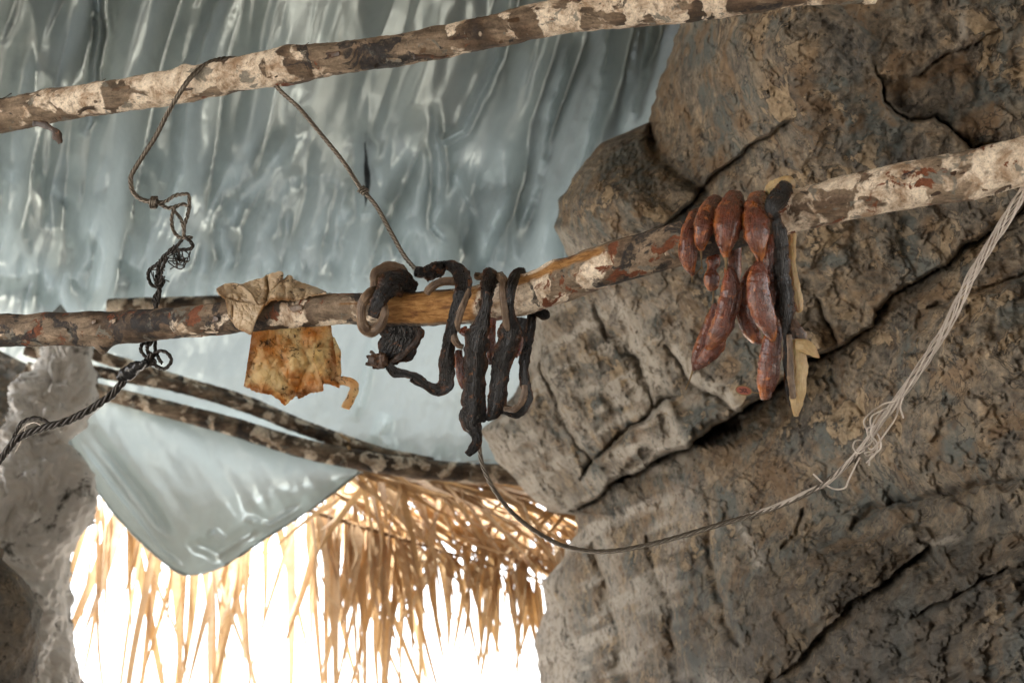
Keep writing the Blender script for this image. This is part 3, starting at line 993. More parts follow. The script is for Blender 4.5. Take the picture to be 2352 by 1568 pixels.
LOR = [(-330, 772, 78), (-120, 765, 76), (0, 760, 75), (120, 757, 76), (240, 754, 78), (400, 742, 72), (560, 727, 74), (753, 711, 73), (880, 709, 76), (993, 708, 80), (1110, 697, 86), (1233, 667, 93), (1393, 609, 98), (1553, 563, 99), (1700, 520, 96), (1811, 488, 97), (2011, 441, 103), (2211, 404, 112), (2352, 372, 113), (2480, 345, 114), (2700, 300, 114)]


def wood_low(px, ang, base):
    nz = fbm(base * 45, 4, 200)
    nx = 28 * nz
    a1 = smooth(872, 886, px + nx) * smooth(1112, 1096, px + nx) * smooth(.25, .5, ang + .25 * nz) * smooth(2.75, 2.5, ang + .2 * nz)
    a2 = smooth(1170, 1195, px + nx) * smooth(1420, 1380, px + nx) * smooth(.35, .5, ang + .3 * nz) * smooth(1.15, .95, ang + .3 * nz + (px - 1200) * .0006)
    a3 = smooth(790, 800, px + nx * .3) * smooth(905, 880, px) * smooth(1.2, 1.24, ang + .05 * nz) * smooth(1.36, 1.32, ang)
    w_ = np.clip(a1 + a2 + a3, 0, 1)
    flat = a1 * np.clip(1 - .80 / np.maximum(.80, np.cos(ang - 1.75)), 0, 1)
    return w_, flat + .05 * a1 + .05 * a2


root = thing("bark_pole", "mottled bark pole carrying the smoked meat and sausages, its middle split to bare wood", "pole", P(1100, 697, DL(1100)))
pole("pole_shaft", [(x, y, float(DL(x)), wd) for x, y, wd in LOR], MAT_BARK_LO, parent=root, seed=9, woodfn=wood_low, cream=[(0, -.7), (450, -.6), (600, -.7), (700, .4), (800, 0), (850, -.8), (1180, .6), (1300, .5), (1390, -.2), (1450, -1), (1750, -1), (1800, .3), (1900, .6), (2352, .8)],
     knots=[(240, 2.9, 14, .014), (120, .4, 26, .003), (330, 1.4, 24, .002), (1290, .1, 24, .003), (1950, .4, 30, .003), (480, .5, 20, .003)])

flakes(root, LOR, DL, 12, 34, 0, 2340)


def cane(label, rows, seed):
    o = pole("cane_pole", rows, MAT_BARK_BG, n=28, m=240, seed=seed, rough=.0025, knots=[(rows[len(rows) // 2][0], 1.2, 20, .005)])
    tag(o, label, "pole")
    return o


cane("thick curved brown cane pole along the top edge of the sagging tarpaulin corner", [(60, 850, 3.96, 40), (210, 893, 4.0, 36), (330, 925, 4.02, 38), (520, 975, 4.04, 42), (700, 1030, 4.06, 45), (900, 1068, 4.08, 47), (1060, 1085, 4.1, 46), (1190, 1092, 4.12, 44), (1500, 1130, 4.15, 44)], 40)
cane("middle one of three cane poles fanning out from the pale rock pillar", [(60, 800, 4.0, 32), (210, 850, 4.03, 27), (400, 885, 4.06, 29), (560, 930, 4.08, 31), (700, 985, 4.1, 30), (830, 1030, 4.12, 28), (1000, 1066, 4.16, 30)], 41)
cane("slender cane pole topmost of three fanning out from the pale rock pillar", [(60, 760, 4.04, 26), (220, 815, 4.07, 28), (400, 872, 4.09, 28), (560, 920, 4.11, 28), (700, 978, 4.13, 26), (880, 1040, 4.16, 24)], 42)
cane("short cane stick lying under the tarpaulin behind the meat pole, below the tangled wire", [(250, 704, 3.78, 36), (330, 701, 3.78, 36), (480, 697, 3.78, 36), (600, 692, 3.78, 38), (760, 690, 3.78, 36)], 43)

# ================================================================== palm thatch
LEAFM = []
for k in range(9):
    m_ = 18
    s = np.linspace(0, 1, m_)
    wv_ = (.10 + .9 * np.minimum(1, s * 9) * (1 - s) ** .55) * (1 - .3 * s)
    bend = RNG.uniform(-.10, .10) * s ** 2 + .008 * np.sin(s * RNG.uniform(3, 8) + k)
    sway = RNG.uniform(-.08, .08) * s ** 2
    tw = RNG.uniform(-.9, .9) * s + RNG.uniform(-.4, .4)
    fold = .30
    rows = []
    for i in range(m_):
        h = wv_[i] * .5
        ct, stt = math.cos(tw[i]), math.sin(tw[i])
        for (lx, ly) in ((-1, fold), (0, 0), (1, fold)):
            ax, ay = lx * h, ly * h
            rows.append((sway[i] + (ax * ct - ay * stt) * .042, bend[i] + (ax * stt + ay * ct) * .042, -s[i]))
    me = bpy.data.meshes.new("leaflet")
    me.from_pydata(rows, [], [tuple(int(v) for v in f) for f in grid_faces(m_, 3)])
    me.polygons.foreach_set("use_smooth", np.ones(len(me.polygons), bool))
    me.materials.append(MAT_PALM)
    LEAFM.append(me)


def frond(label, rach, count, length, droop, seed, spread=.35, width=1.0, side=0.0, t0=.03, rad=.010):
    rnd = random.Random(seed)
    r = np.array(rach, float)
    c = catmull(P(r[:, 0], r[:, 1], r[:, 2]), 80)
    root = thing("palm_frond", label, "palm frond", c[0], "dry palm fronds hung across the opening")
    loft("stalk", c, np.linspace(rad, rad * .35, 80), np.linspace(rad, rad * .35, 80), MAT_STALK, root, 10, rough=.001)
    T = np.gradient(c, axis=0)
    T /= np.linalg.norm(T, axis=1)[:, None]
    for k in range(count):
        u = t0 + (1 - t0) * (k + rnd.random() * .8) / count
        i = min(79, int(u * 79))
        p = Vector(c[i] - c[0]) 
        tdir = Vector(T[i])
        sgn = 1 if k % 2 else -1
        dirv = Vector((0, 0, -1)) * droop + tdir * (spread * rnd.uniform(-.2, 1.2)) + Vector((rnd.gauss(side, .15), sgn * .2 + rnd.gauss(0, .12), rnd.gauss(0, .05)))
        dirv.normalize()
        ln = length * rnd.uniform(.45, 1.3) * (1 - .25 * u)
        yaw = rnd.uniform(0, 6.28)
        q = Vector((0, 0, -1)).rotation_difference(dirv)
        o = bpy.data.objects.new("leaflet", rnd.choice(LEAFM))
        COL.objects.link(o)
        o.parent = root
        wd = width * rnd.uniform(.6, 1.25) * .75
        o.matrix_local = Matrix.Translation(p) @ q.to_matrix().to_4x4() @ Matrix.Rotation(yaw, 4, 'Z') @ Matrix.Diagonal((wd, wd, ln, 1))
    return root


frond("palm frond on a long bare stalk slanting to the rock, leaflets hanging like a fringe", [(690, 1165, 4.55), (860, 1218, 4.6), (1040, 1272, 4.64), (1180, 1315, 4.66), (1250, 1330, 4.68)], 56, .46, 1.0, 1, .25, 1.4)
frond("sparse palm frond beside the pale rock pillar, hanging behind the tarpaulin corner", [(205, 1090, 4.75), (300, 1165, 4.78), (420, 1215, 4.8), (580, 1200, 4.82)], 32, 1.0, 1.0, 2, .15, 1.4)
frond("long palm frond whose leaflets hang lowest below the sagging tarpaulin corner", [(400, 1215, 4.9), (600, 1180, 4.92), (800, 1160, 4.94), (980, 1180, 4.96)], 34, 1.05, 1.0, 3, .1, 1.4)
frond("bushy palm frond with leaflets swept sideways just under the thick cane pole", [(770, 1078, 4.3), (960, 1096, 4.34), (1140, 1118, 4.4), (1340, 1165, 4.46)], 80, .42, .30, 4, 1.1, 1.0, .1)
frond("upper palm frond tucked behind the thick cane pole and the layered rock", [(820, 1100, 4.5), (1000, 1135, 4.55), (1180, 1180, 4.6), (1330, 1215, 4.64)], 74, .42, .42, 5, 1.0, 1.0, 0)
frond("dense brown palm frond bunched between the tarpaulin corner and the fringe", [(740, 1110, 4.7), (800, 1150, 4.72), (860, 1180, 4.74), (960, 1210, 4.76)], 26, .95, 1.0, 6, .1, 1.4, -.05)
frond("palm frond lying flat along the thick cane pole, its leaflets pointing to the rock", [(800, 1062, 4.36), (950, 1082, 4.4), (1120, 1098, 4.44), (1330, 1130, 4.5)], 90, .45, .10, 8, 1.2, 1.2, .15)
frond("palm frond swept sideways above the slanting bare stalk, half in shadow", [(740, 1120, 4.62), (900, 1165, 4.64), (1080, 1220, 4.66), (1260, 1280, 4.68)], 80, .45, .22, 9, 1.1, 1.2, .15)
frond("inner palm frond packed behind the sideways leaflets below the thick cane", [(760, 1085, 4.72), (940, 1115, 4.74), (1140, 1150, 4.76), (1340, 1200, 4.78)], 80, .40, .35, 10, 1.0, 1.3, .1)
frond("palm frond drooping against the rock face at the edge of the opening", [(1060, 1190, 4.7), (1150, 1210, 4.68), (1240, 1230, 4.66), (1320, 1240, 4.6)], 28, .62, 1.0, 7, .1, 1.3, -.05)

# ================================================================== wires


def tube_strands(name, c, strands, rad, sr, pitch, mat, parent, sides=6, seed=0, loose=0.0):
    """strands twisted about a path, joined in one mesh"""
    m = len(c)
    T, S, N = frames(c, np.array([.2, .9, .3]))
    arc = np.r_[0, np.cumsum(np.linalg.norm(np.diff(c, axis=0), axis=1))]
    rad = np.broadcast_to(np.asarray(rad, float), (m,))
    VV, FF = [], []
    th = np.linspace(0, 2 * np.pi, sides, endpoint=False)
    for k in range(strands):
        ph = 2 * np.pi * k / strands + 2 * np.pi * arc / pitch
        rr = rad * (1 + loose * fbm(v3(arc * 14, k * 3.3, seed), 3, seed + k) * 2)
        if loose:
            ph = ph + 1.8 * loose * fbm(v3(arc * 9, k * 7.7, seed), 2, seed + 50 + k) * 3
        cc = c + (np.cos(ph) * rr)[:, None] * S + (np.sin(ph) * rr)[:, None] * N
        T2, S2, N2 = frames(cc, np.array([.31, .8, .5]))
        v = cc[:, None] + sr * (np.cos(th)[None, :, None] * S2[:, None] + np.sin(th)[None, :, None] * N2[:, None])
        FF.append(grid_faces(m, sides, True) + k * m * sides)
        VV.append(v.reshape(-1, 3))
    return make(name, np.vstack(VV), np.vstack(FF), mat, parent)


def path(pts, n, dfun=None, off=0.0):
    a = np.array([p if len(p) == 3 else (*p, 0) for p in pts], float)
    return catmull(P(a[:, 0], a[:, 1], (dfun or DL)(a[:, 0]) + a[:, 2]), n)


root = thing("wire_cable", "brown twisted wire cable looped over the pale pole and knotted into a tangle", "wire", P(440, 175, DU(440)))
c = path([(640, 190, .02), (618, 168, .04), (575, 140, .035), (530, 135, .015), (500, 138, -.005), (470, 150, -.022), (440, 176, -.036), (420, 203, -.042), (400, 235, -.04), (380, 270, -.03), (355, 318, -.03), (326, 362, -.03), (304, 398, -.03), (300, 415, -.03), (305, 440, -.03), (322, 457, -.03), (348, 465, -.03)], 560, DU)
tube_strands("cable", c, 4, .0022, .0017, .034, MAT_WIRE, root, seed=1)
c = path([(618, 180, .03), (630, 195, .0), (655, 220, -.01), (690, 252, -.02), (740, 312, -.02), (790, 374, -.03), (828, 432, -.03), (842, 447, -.03), (868, 480, -.04), (900, 538, -.06), (930, 590, -.08), (965, 630, -.11)], 420, DU)
tube_strands("cable", c, 4, .0020, .0015, .034, MAT_WIRE, root, seed=2)
for (cx, cy, off) in ((833, 437, -.03), (352, 465, -.03)):
    for k in range(3):
        ang = np.linspace(0, 2 * np.pi, 40)
        ctr = P(cx + k * 5 - 5, cy + k * 4 - 4 if cx > 800 else cy, DU(cx) + off)
        ax = (P(860, 470, 1.7) - P(820, 420, 1.7)) if cx > 800 else (P(360, 466, 1.7) - P(340, 464, 1.7))
        ax = ax / np.linalg.norm(ax)
        s = np.cross(ax, FWD); s /= np.linalg.norm(s)
        rr = .0052 if cx > 800 else .0085
        loft("knot_turn", ctr + rr * (np.cos(ang)[:, None] * s + np.sin(ang)[:, None] * FWD) + np.linspace(0, .002, 40)[:, None] * ax, .0017, .0017, MAT_WIRE, root, 8)


def zl(pts, off=(263.4, 94.1), sc=.3961):
    return [(off[0] + p[0] * sc, off[1] + p[1] * sc, p[2] if len(p) > 2 else 0) for p in pts]


LOOPS = [[(200, 940), (250, 935), (300, 930), (350, 897), (415, 890), (432, 912), (428, 955), (400, 948), (360, 958), (310, 968), (250, 942)],
         [(432, 905, .004), (432, 980, .004), (406, 1060), (402, 1130), (418, 1142)],
         [(345, 965, -.004), (330, 1040, -.004), (345, 1108), (390, 1145), (445, 1136)],
         [(335, 970, .005), (372, 1020, .005), (396, 1062), (397, 1130), (385, 1150)],
         [(418, 1140), (452, 1180), (440, 1206), (380, 1212), (320, 1226), (290, 1246)],
         [(392, 1148), (360, 1190), (320, 1215), (270, 1272), (250, 1312), (266, 1400), (242, 1480), (236, 1575), (230, 1640, .05)],
         [(292, 1238), (250, 1292), (204, 1330), (195, 1370), (215, 1412), (243, 1424), (262, 1380)],
         [(302, 1250, -.006), (285, 1302, -.006), (268, 1352, .004), (282, 1402, .004), (250, 1452), (228, 1500), (242, 1575), (238, 1640, .05)],
         [(262, 1268, .008), (252, 1330, .004), (240, 1400, -.006), (262, 1450, -.004), (248, 1540), (250, 1640, .05)]]
for k, l in enumerate(LOOPS):
    a = np.array(zl(l))
    c = catmull(P(a[:, 0], a[:, 1], DU(a[:, 0]) - .03 + a[:, 2]), 200)
    c = c + .0016 * v3(fbm(c * 90, 2, 300 + k), fbm(c * 90, 2, 320 + k), fbm(c * 90, 2, 340 + k))
    tube_strands("wire_loop", c, 3, .0017, .0014, .022, MAT_WIRED if k > 3 else MAT_WIRE, root, seed=10 + k, loose=.2)
rr_ = random.Random(5)
for k in range(7):                                        # fine curls of frayed wire
    cx, cy = (372, 1262) if k < 5 else (262, 1360)
    pts = [(cx + rr_.gauss(0, 26), cy + rr_.gauss(0, 26), rr_.gauss(0, .008)) for _ in range(9)]
    a = np.array(zl(pts))
    loft("wire_curl", catmull(P(a[:, 0], a[:, 1], DU(a[:, 0]) - .03 + a[:, 2]), 130), .0009, .0009, MAT_WIRED, root, 6)
# below the meat pole
for k, l in enumerate([[(352, 760, .06), (345, 790, .03), (328, 788, .01), (324, 806), (338, 822), (362, 842), (380, 846), (393, 830), (386, 812), (368, 806), (352, 812)],
                       [(358, 770, .06), (356, 800, .02), (364, 822, .004), (372, 834)],
                       [(345, 775, .05), (338, 796), (344, 818, .006), (356, 832), (330, 842)]]):
    tube_strands("wire_loop", path(l, 200), 3, .0016, .0014, .02, MAT_WIRED, root, seed=30 + k, loose=.2)
c = path([(352, 812), (330, 838), (315, 850), (285, 875), (255, 908), (215, 935), (180, 955), (140, 972), (100, 982), (70, 992), (40, 1008), (20, 1030), (-20, 1075), (-80, 1110)], 420)
tube_strands("cable", c, 4, .0034, .0024, .050, MAT_WIRED, root, seed=40, loose=.25)
tube_strands("wire_loop", path([(120, 978), (95, 962), (65, 962), (45, 978), (30, 1010), (18, 1040)], 160), 3, .002, .0014, .03, MAT_WIRED, root, seed=41, loose=.3)
for l in ([(105, 985), (80, 970), (50, 985), (25, 1025)], [(60, 980), (50, 1010), (34, 1040)], [(38, 1000), (32, 1020), (14, 1050)]):
    loft("wire_curl", path(l, 60), .0010, .0010, MAT_WIREP, root, 6)
q = path([(275, 868, -.004), (295, 855, -.006), (318, 840, -.006), (338, 830, -.004)], 50)
loft("tape_wrap", q, np.interp(np.linspace(0, 1, 50), [0, .3, .6, 1], [.006, .011, .009, .004]), .008, MAT_TAPE, root, 16, rough=.006, rscale=120, seed=8)

root = thing("wire_cable", "long thin wire cable sagging from the meat to the right, frayed into pale strands", "wire", P(1390, 1265, DL(1390)))
full = [(1085, 700, .05), (1092, 850, .04), (1097, 960, .03), (1102, 1035, .02), (1112, 1078, .01), (1136, 1126), (1180, 1180), (1240, 1226), (1305, 1256), (1390, 1266), (1500, 1248), (1650, 1205), (1780, 1165), (1880, 1118)]
tube_strands("cable", path(full + [(1950, 1062), (1985, 1025)], 800), 4, .0020, .0014, .05, MAT_WIRE, root, seed=50)
c = path([(1700, 1190, .002), (1780, 1163, 0), (1860, 1127), (1905, 1103), (1960, 1050), (2000, 1000), (2050, 932), (2085, 885), (2110, 850), (2150, 790), (2190, 720), (2240, 620), (2295, 530), (2352, 440), (2420, 340), (2500, 240, .06)], 620)
tube_strands("pale_cable", c, 10, np.interp(np.linspace(0, 1, 620), [0, .16, .3, .42, .6, 1], [.0022, .0023, .0030, .0046, .0050, .0050]), .00085, .17, MAT_WIREP, root, seed=60, loose=.28)
for k, l in enumerate([[(2060, 920), (2025, 930), (1985, 965), (2000, 1000), (2010, 1030), (1985, 1040)], [(2070, 900), (2050, 945), (2015, 975), (1992, 985), (1998, 1020), (1980, 1020)], [(2048, 930), (2020, 950), (2000, 990), (2015, 1020), (2008, 1045), (1990, 1062)],
                       [(2062, 905), (2060, 950), (2040, 985), (2005, 1030), (1990, 1020)], [(2075, 960), (2068, 930), (2085, 890)], [(1975, 1050), (1950, 1100), (1940, 1120), (1915, 1122), (1890, 1108), (1868, 1088)],
                       [(1990, 1025), (1975, 1040), (1960, 1028), (1965, 1012), (1985, 1010)], [(2000, 980), (2018, 1000), (2022, 1030), (2000, 1050), (1996, 1068)], [(2030, 940), (2000, 960), (2003, 1010), (1980, 1030), (1960, 1045)],
                       [(2005, 1000), (1985, 1020), (1990, 1045), (2005, 1040)]]):
    loft("loose_strand", path([(p[0], p[1], -.008 + .016 * ((k * 7 + i * 3) % 5) / 5) for i, p in enumerate(l)], 110), .0011, .0011, MAT_WIREP, root, 7)
ang = np.linspace(0, 2 * np.pi * 7, 200)
cb = path([(2020, 970, -.008), (2040, 945, -.008)], 200)
loft("loose_strand", cb + .003 * np.cos(ang)[:, None] * UP + .003 * np.sin(ang)[:, None] * FWD, .0006, .0006, MAT_WIREP, root, 6)


# ================================================================== meat on the pole
def strip(name, z, off, sc, mat, parent, thick=.5, n=26, m=150, seed=0, rough=.0012, streak=.0020, rscale=80., edge=.4, tips=0.0, dark_edge=True, power=2.0, D=DL, sfreq=3.0, curl=0.0):
    """z rows: x, y, depth offset in metres, full width in zoomed units"""
    r = np.array(z, float)
    x = off[0] + r[:, 0] * sc
    y = off[1] + r[:, 1] * sc
    d = D(x) + r[:, 2]
    wdt = r[:, 3] * sc * K * d / 2
    q = catmull(np.hstack([P(x, y, d), wdt[:, None]]), m)
    wa = np.maximum(q[:, 3], .0006)
    ln = float(np.linalg.norm(np.diff(q[:, :3], axis=0), axis=1).sum())

    def tipf(s, th, V):
        e = np.abs(np.cos(th)) ** 6
        nz = fbm(V * 70, 3, seed + 70)
        return np.clip((e * .8 + tips * smooth(.75, 1, s)) * smooth(-.25, .3, nz) * 1.1, 0, 1)
    return loft(name, q[:, :3], wa, np.maximum(wa * thick, .0007), mat, parent, n, rough=rough, rscale=rscale, streak=streak, sfreq=sfreq, seed=seed, edge=edge, attr={"tip": tipf, "fx": lambda s_, th, V: np.cos(th) * .012 + .02 * np.sign(np.sin(th)), "fy": lambda s_, th, V: s_ * ln}, power=power, curl=curl)


O2, S2 = (799.7, 583.3), .306
B, Fr = .030, -.034       # behind and in front of the pole
root = thing("smoked_meat", "dark smoked meat with a tan rind ring knotted round the pole, a fan hanging below", "meat", P(870, 700, DL(870)), "smoked meat on the pole")
strip("rind_ring", [(250, 270, -.012, 60), (170, 300, -.034, 95), (110, 370, -.042, 75), (98, 470, -.042, 62), (120, 555, -.036, 80), (180, 580, -.030, 85), (245, 530, -.034, 70), (275, 440, -.040, 55), (262, 370, -.036, 50)], O2, S2, MAT_RIND, root, .8, seed=1, edge=.15)
strip("meat_lump", [(185, 470, -.040, 70), (215, 390, -.042, 110), (260, 300, -.040, 130), (340, 220, -.025, 210), (420, 220, .0, 170), (500, 262, .02, 90)], O2, S2, MAT_MEAT, root, .45, seed=2, streak=.003)
strip("rind_cap", [(195, 250, -.018, 50), (205, 160, -.010, 75), (270, 100, .0, 75), (350, 95, .008, 75), (410, 135, .014, 60), (450, 200, .02, 30)], O2, S2, MAT_RIND, root, .7, seed=3)
strip("meat_fan", [(400, 520, .030, 260), (395, 590, .030, 340), (365, 680, .030, 300), (305, 760, .030, 190), (250, 810, .026, 110), (180, 815, .02, 80)], O2, S2, MAT_MEAT, root, .10, seed=4, streak=.0022, sfreq=5)
strip("meat_fan_edge", [(555, 565, .026, 40), (520, 640, .026, 40), (450, 720, .026, 36), (370, 785, .026, 34), (310, 812, .026, 20)], O2, S2, MAT_MEATB, root, .7, seed=5)
strip("frayed_end", [(290, 790, .022, 90), (240, 800, .022, 110), (190, 800, .020, 100), (150, 815, .018, 40)], O2, S2, MAT_MEATB, root, .5, seed=6, rough=.006)
for p in ([(200, 770), (180, 740), (165, 732)], [(200, 800), (160, 770), (140, 775)], [(210, 830), (160, 830), (132, 822)]):
    strip("frayed_fibre", [(a, b, .02, 22) for a, b in p], O2, S2, MAT_MEATB, root, .5, seed=len(p), m=24, n=10)
root = thing("smoked_meat", "long brown-black meat strip looped over the pole, its thin tail swinging to the fan", "meat", P(1050, 640, DL(1050)), "smoked meat on the pole")
strip("meat_strip", [(690, 95, .03, 60), (740, 85, .012, 75), (810, 110, -.008, 100), (862, 190, -.034, 130), (862, 280, -.048, 125), (830, 380, -.050, 105), (795, 490, -.046, 95), (768, 600, -.036, 95), (750, 710, -.028, 100), (735, 820, -.022, 115), (742, 920, -.016, 115), (725, 990, -.012, 120), (660, 1015, -.008, 95), (590, 985, -.004, 60), (520, 930, 0, 55), (430, 900, .006, 55), (350, 885, .014, 70), (300, 840, .02, 60)], O2, S2, MAT_MEAT, root, .16, m=320, seed=11, curl=.75, streak=.0020, sfreq=4, edge=.35, rough=.0008)
strip("rind_edge", [(905, 260, -.050, 14), (875, 350, -.054, 36), (840, 440, -.054, 50), (822, 520, -.050, 44), (830, 585, -.046, 14)], O2, S2, MAT_RIND, root, .5, seed=12)
strip("rind_curl", [(790, 560, -.034, 30), (800, 640, -.034, 50), (830, 685, -.034, 40), (862, 695, -.034, 30)], O2, S2, MAT_RIND, root, .8, seed=13)
strip("meat_lump", [(505, 125, .006, 40), (540, 135, .006, 75), (610, 135, .008, 105), (670, 105, .012, 110), (715, 85, .016, 70)], O2, S2, MAT_MEAT, root, .7, seed=14, rough=.006)
strip("rind_finger", [(590, 295, -.030, 45), (612, 262, -.032, 56), (660, 225, -.032, 58), (730, 205, -.030, 58), (800, 205, -.026, 60)], O2, S2, MAT_RIND, root, .85, seed=15, edge=.1)
strip("meat_edge", [(470, 938, .004, 40), (530, 975, .004, 30), (600, 1012, .004, 18)], O2, S2, MAT_MEAT, root, .4, seed=16)
root = thing("smoked_meat", "broad ragged black meat strip hanging longest from the split wood, hooked at its tip", "meat", P(1090, 800, DL(1090)), "smoked meat on the pole")
strip("meat_strip", [(1120, 150, .02, 100), (1075, 170, -.02, 130), (1045, 270, -.048, 95), (1035, 400, -.052, 80), (1000, 530, -.048, 125), (965, 650, -.040, 180), (955, 780, -.036, 175), (952, 920, -.032, 160), (935, 1060, -.03, 170), (940, 1180, -.03, 195), (925, 1270, -.03, 165), (950, 1330, -.03, 95), (968, 1390, -.03, 70), (945, 1450, -.03, 75), (895, 1508, -.03, 44)], O2, S2, MAT_MEAT, root, .14, m=340, n=40, seed=21, curl=.8, streak=.0026, sfreq=4.5, rough=.0010, edge=.45)
strip("meat_under", [(1080, 480, -.02, 60), (1075, 600, -.012, 60), (1070, 720, -.012, 60), (1062, 830, -.014, 40)], O2, S2, MAT_SAUS, root, .3, seed=22)
strip("meat_under", [(860, 560, -.01, 70), (880, 590, -.02, 60), (930, 570, -.03, 40)], O2, S2, MAT_SAUS, root, .3, seed=23)
strip("meat_under", [(830, 720, -.016, 50), (835, 830, -.016, 70), (850, 930, -.02, 60), (865, 1010, -.02, 30)], O2, S2, MAT_SAUS, root, .3, seed=24)
strip("meat_under", [(1000, 980, -.016, 50), (1010, 1080, -.016, 40), (1030, 1200, -.018, 30)], O2, S2, MAT_SAUS, root, .3, seed=25)
root = thing("smoked_meat", "black meat strip whose tan-edged end curls up into a loop beside the rock", "meat", P(1180, 750, DL(1180)), "smoked meat on the pole")
strip("meat_strip", [(1330, 140, .02, 60), (1275, 140, -.01, 75), (1232, 220, -.045, 75), (1215, 340, -.052, 65), (1210, 450, -.050, 75), (1215, 560, -.040, 150), (1195, 680, -.034, 170), (1165, 790, -.030, 140), (1140, 900, -.028, 130), (1128, 1010, -.028, 130), (1115, 1120, -.028, 125), (1085, 1200, -.028, 90), (1040, 1245, -.028, 26)], O2, S2, MAT_MEAT, root, .15, m=320, n=40, seed=31, curl=.8, streak=.0026, sfreq=4.5, rough=.0010, edge=.4)
strip("rind_strip", [(1130, 150, -.005, 60), (1165, 200, -.040, 60), (1168, 320, -.052, 55), (1175, 430, -.054, 50), (1190, 530, -.05, 48), (1198, 575, -.048, 20)], O2, S2, MAT_RIND, root, .4, seed=32)
strip("meat_loop", [(1120, 1175, -.024, 60), (1180, 1170, -.022, 75), (1250, 1190, -.020, 85), (1315, 1150, -.020, 85), (1345, 1075, -.020, 75), (1335, 1000, -.020, 75), (1318, 900, -.018, 72), (1325, 780, -.012, 74), (1352, 640, 0, 74), (1372, 520, .014, 68), (1378, 440, .026, 60), (1350, 330, .034, 50)], O2, S2, MAT_MEAT, root, .22, m=260, seed=33, curl=.6, streak=.002)
strip("rind_cord", [(1170, 1160, -.036, 30), (1240, 1165, -.038, 40), (1295, 1120, -.038, 44), (1322, 1050, -.036, 44), (1325, 985, -.034, 36)], O2, S2, MAT_RIND, root, .8, seed=34)
strip("meat_under", [(1290, 620, -.01, 50), (1280, 720, -.012, 50), (1250, 770, -.02, 36)], O2, S2, MAT_SAUS, root, .3, seed=35)
strip("meat_flap", [(1300, 480, .005, 90), (1290, 560, .0, 100), (1270, 650, -.01, 90)], O2, S2, MAT_MEAT, root, .3, seed=36)
strip("meat_scrap", [(1390, 430, .03, 60), (1440, 440, .02, 70), (1480, 450, .02, 80), (1505, 440, .02, 50)], O2, S2, MAT_MEAT, root, .6, seed=37)
strip("rind_knob", [(950, 160, -.008, 40), (990, 165, -.006, 55), (1060, 150, -.008, 60), (1110, 150, .0, 50)], O2, S2, MAT_RIND, root, .8, seed=38, rough=.004)

# ------------------------------------------------------------------ sausages
O3, S3 = (1524.1, 395.1), .3661


def sausage(label, rows, seed, tail=None, extra=(), mat=None, thick=.9, tipend=1.0):
    x = O3[0] + rows[0][0] * S3
    y = O3[1] + rows[0][1] * S3
    root = thing("sausage", label, "sausage", P(x, y, DL(x) + rows[0][2]), "sausages hung on the pole")
    strip("casing", rows, O3, S3, mat or MAT_SAUS, root, thick, n=30, m=150, seed=seed, rough=.0016, streak=.0022, rscale=70, edge=.2, tips=tipend, sfreq=3.6)
    for e in extra:
        strip("casing_fold", e, O3, S3, mat or MAT_SAUS, root, thick, n=24, m=110, seed=seed + 3, rough=.002, streak=.0014, rscale=130, edge=.12, sfreq=2.2)
    if tail:
        for tl in tail:
            strip("twine", tl, O3, S3, MAT_STRING, root, 1.0, n=8, m=50, seed=seed + 5, rough=.0006, rscale=300, streak=0)
    return root


sausage("plump brown sausage leftmost in the bunch, half hidden behind its neighbour", [(215, 235, .01, 30), (190, 290, -.01, 80), (165, 390, -.034, 108), (150, 490, -.040, 118), (160, 570, -.040, 90), (178, 630, -.036, 34), (181, 652, -.034, 12)], 1, [[(181, 650, -.034, 12), (179, 692, -.034, 8)]])
sausage("brown sausage arched over the pole with a frayed string at its tip", [(345, 175, .02, 60), (318, 200, .0, 110), (282, 270, -.030, 132), (255, 350, -.048, 128), (238, 430, -.050, 88), (234, 490, -.046, 26)], 2,
        [[(234, 488, -.046, 16), (238, 560, -.040, 10), (242, 605, -.034, 8)], [(242, 600, -.034, 8), (215, 622, -.034, 6), (200, 640, -.034, 5)], [(240, 600, -.034, 8), (248, 625, -.034, 6), (225, 640, -.034, 5)], [(240, 590, -.034, 8), (228, 612, -.034, 6), (238, 642, -.034, 5)]])
sausage("orange-brown sausage arched over the pole between two others, dripping to a thin neck", [(462, 165, .02, 90), (440, 190, -.004, 145), (415, 270, -.036, 172), (402, 350, -.052, 172), (392, 430, -.054, 130), (389, 490, -.050, 64), (390, 530, -.046, 28)], 3, [[(390, 526, -.046, 26), (391, 570, -.044, 16), (394, 610, -.042, 16)]])
sausage("glossy reddish sausage over the pole right against the dark rind strip", [(622, 165, .018, 100), (595, 195, -.008, 145), (578, 290, -.040, 166), (582, 380, -.054, 158), (592, 460, -.056, 112), (602, 530, -.050, 48), (604, 560, -.048, 26)], 4)
sausage("tiny shrivelled sausage end dangling under the pole on a string", [(312, 530, .0, 76), (312, 570, -.004, 84), (302, 612, -.006, 52), (300, 660, -.008, 92), (302, 710, -.008, 86), (298, 742, -.008, 36)], 5, [[(312, 735, -.008, 12), (312, 780, -.008, 12), (306, 824, -.008, 8)]], tipend=.3)
sausage("slim sausage hanging straight down behind the thin neck", [(450, 440, .034, 70), (448, 520, .03, 78), (448, 600, .028, 74), (455, 680, .028, 50), (460, 730, .028, 20)], 6)
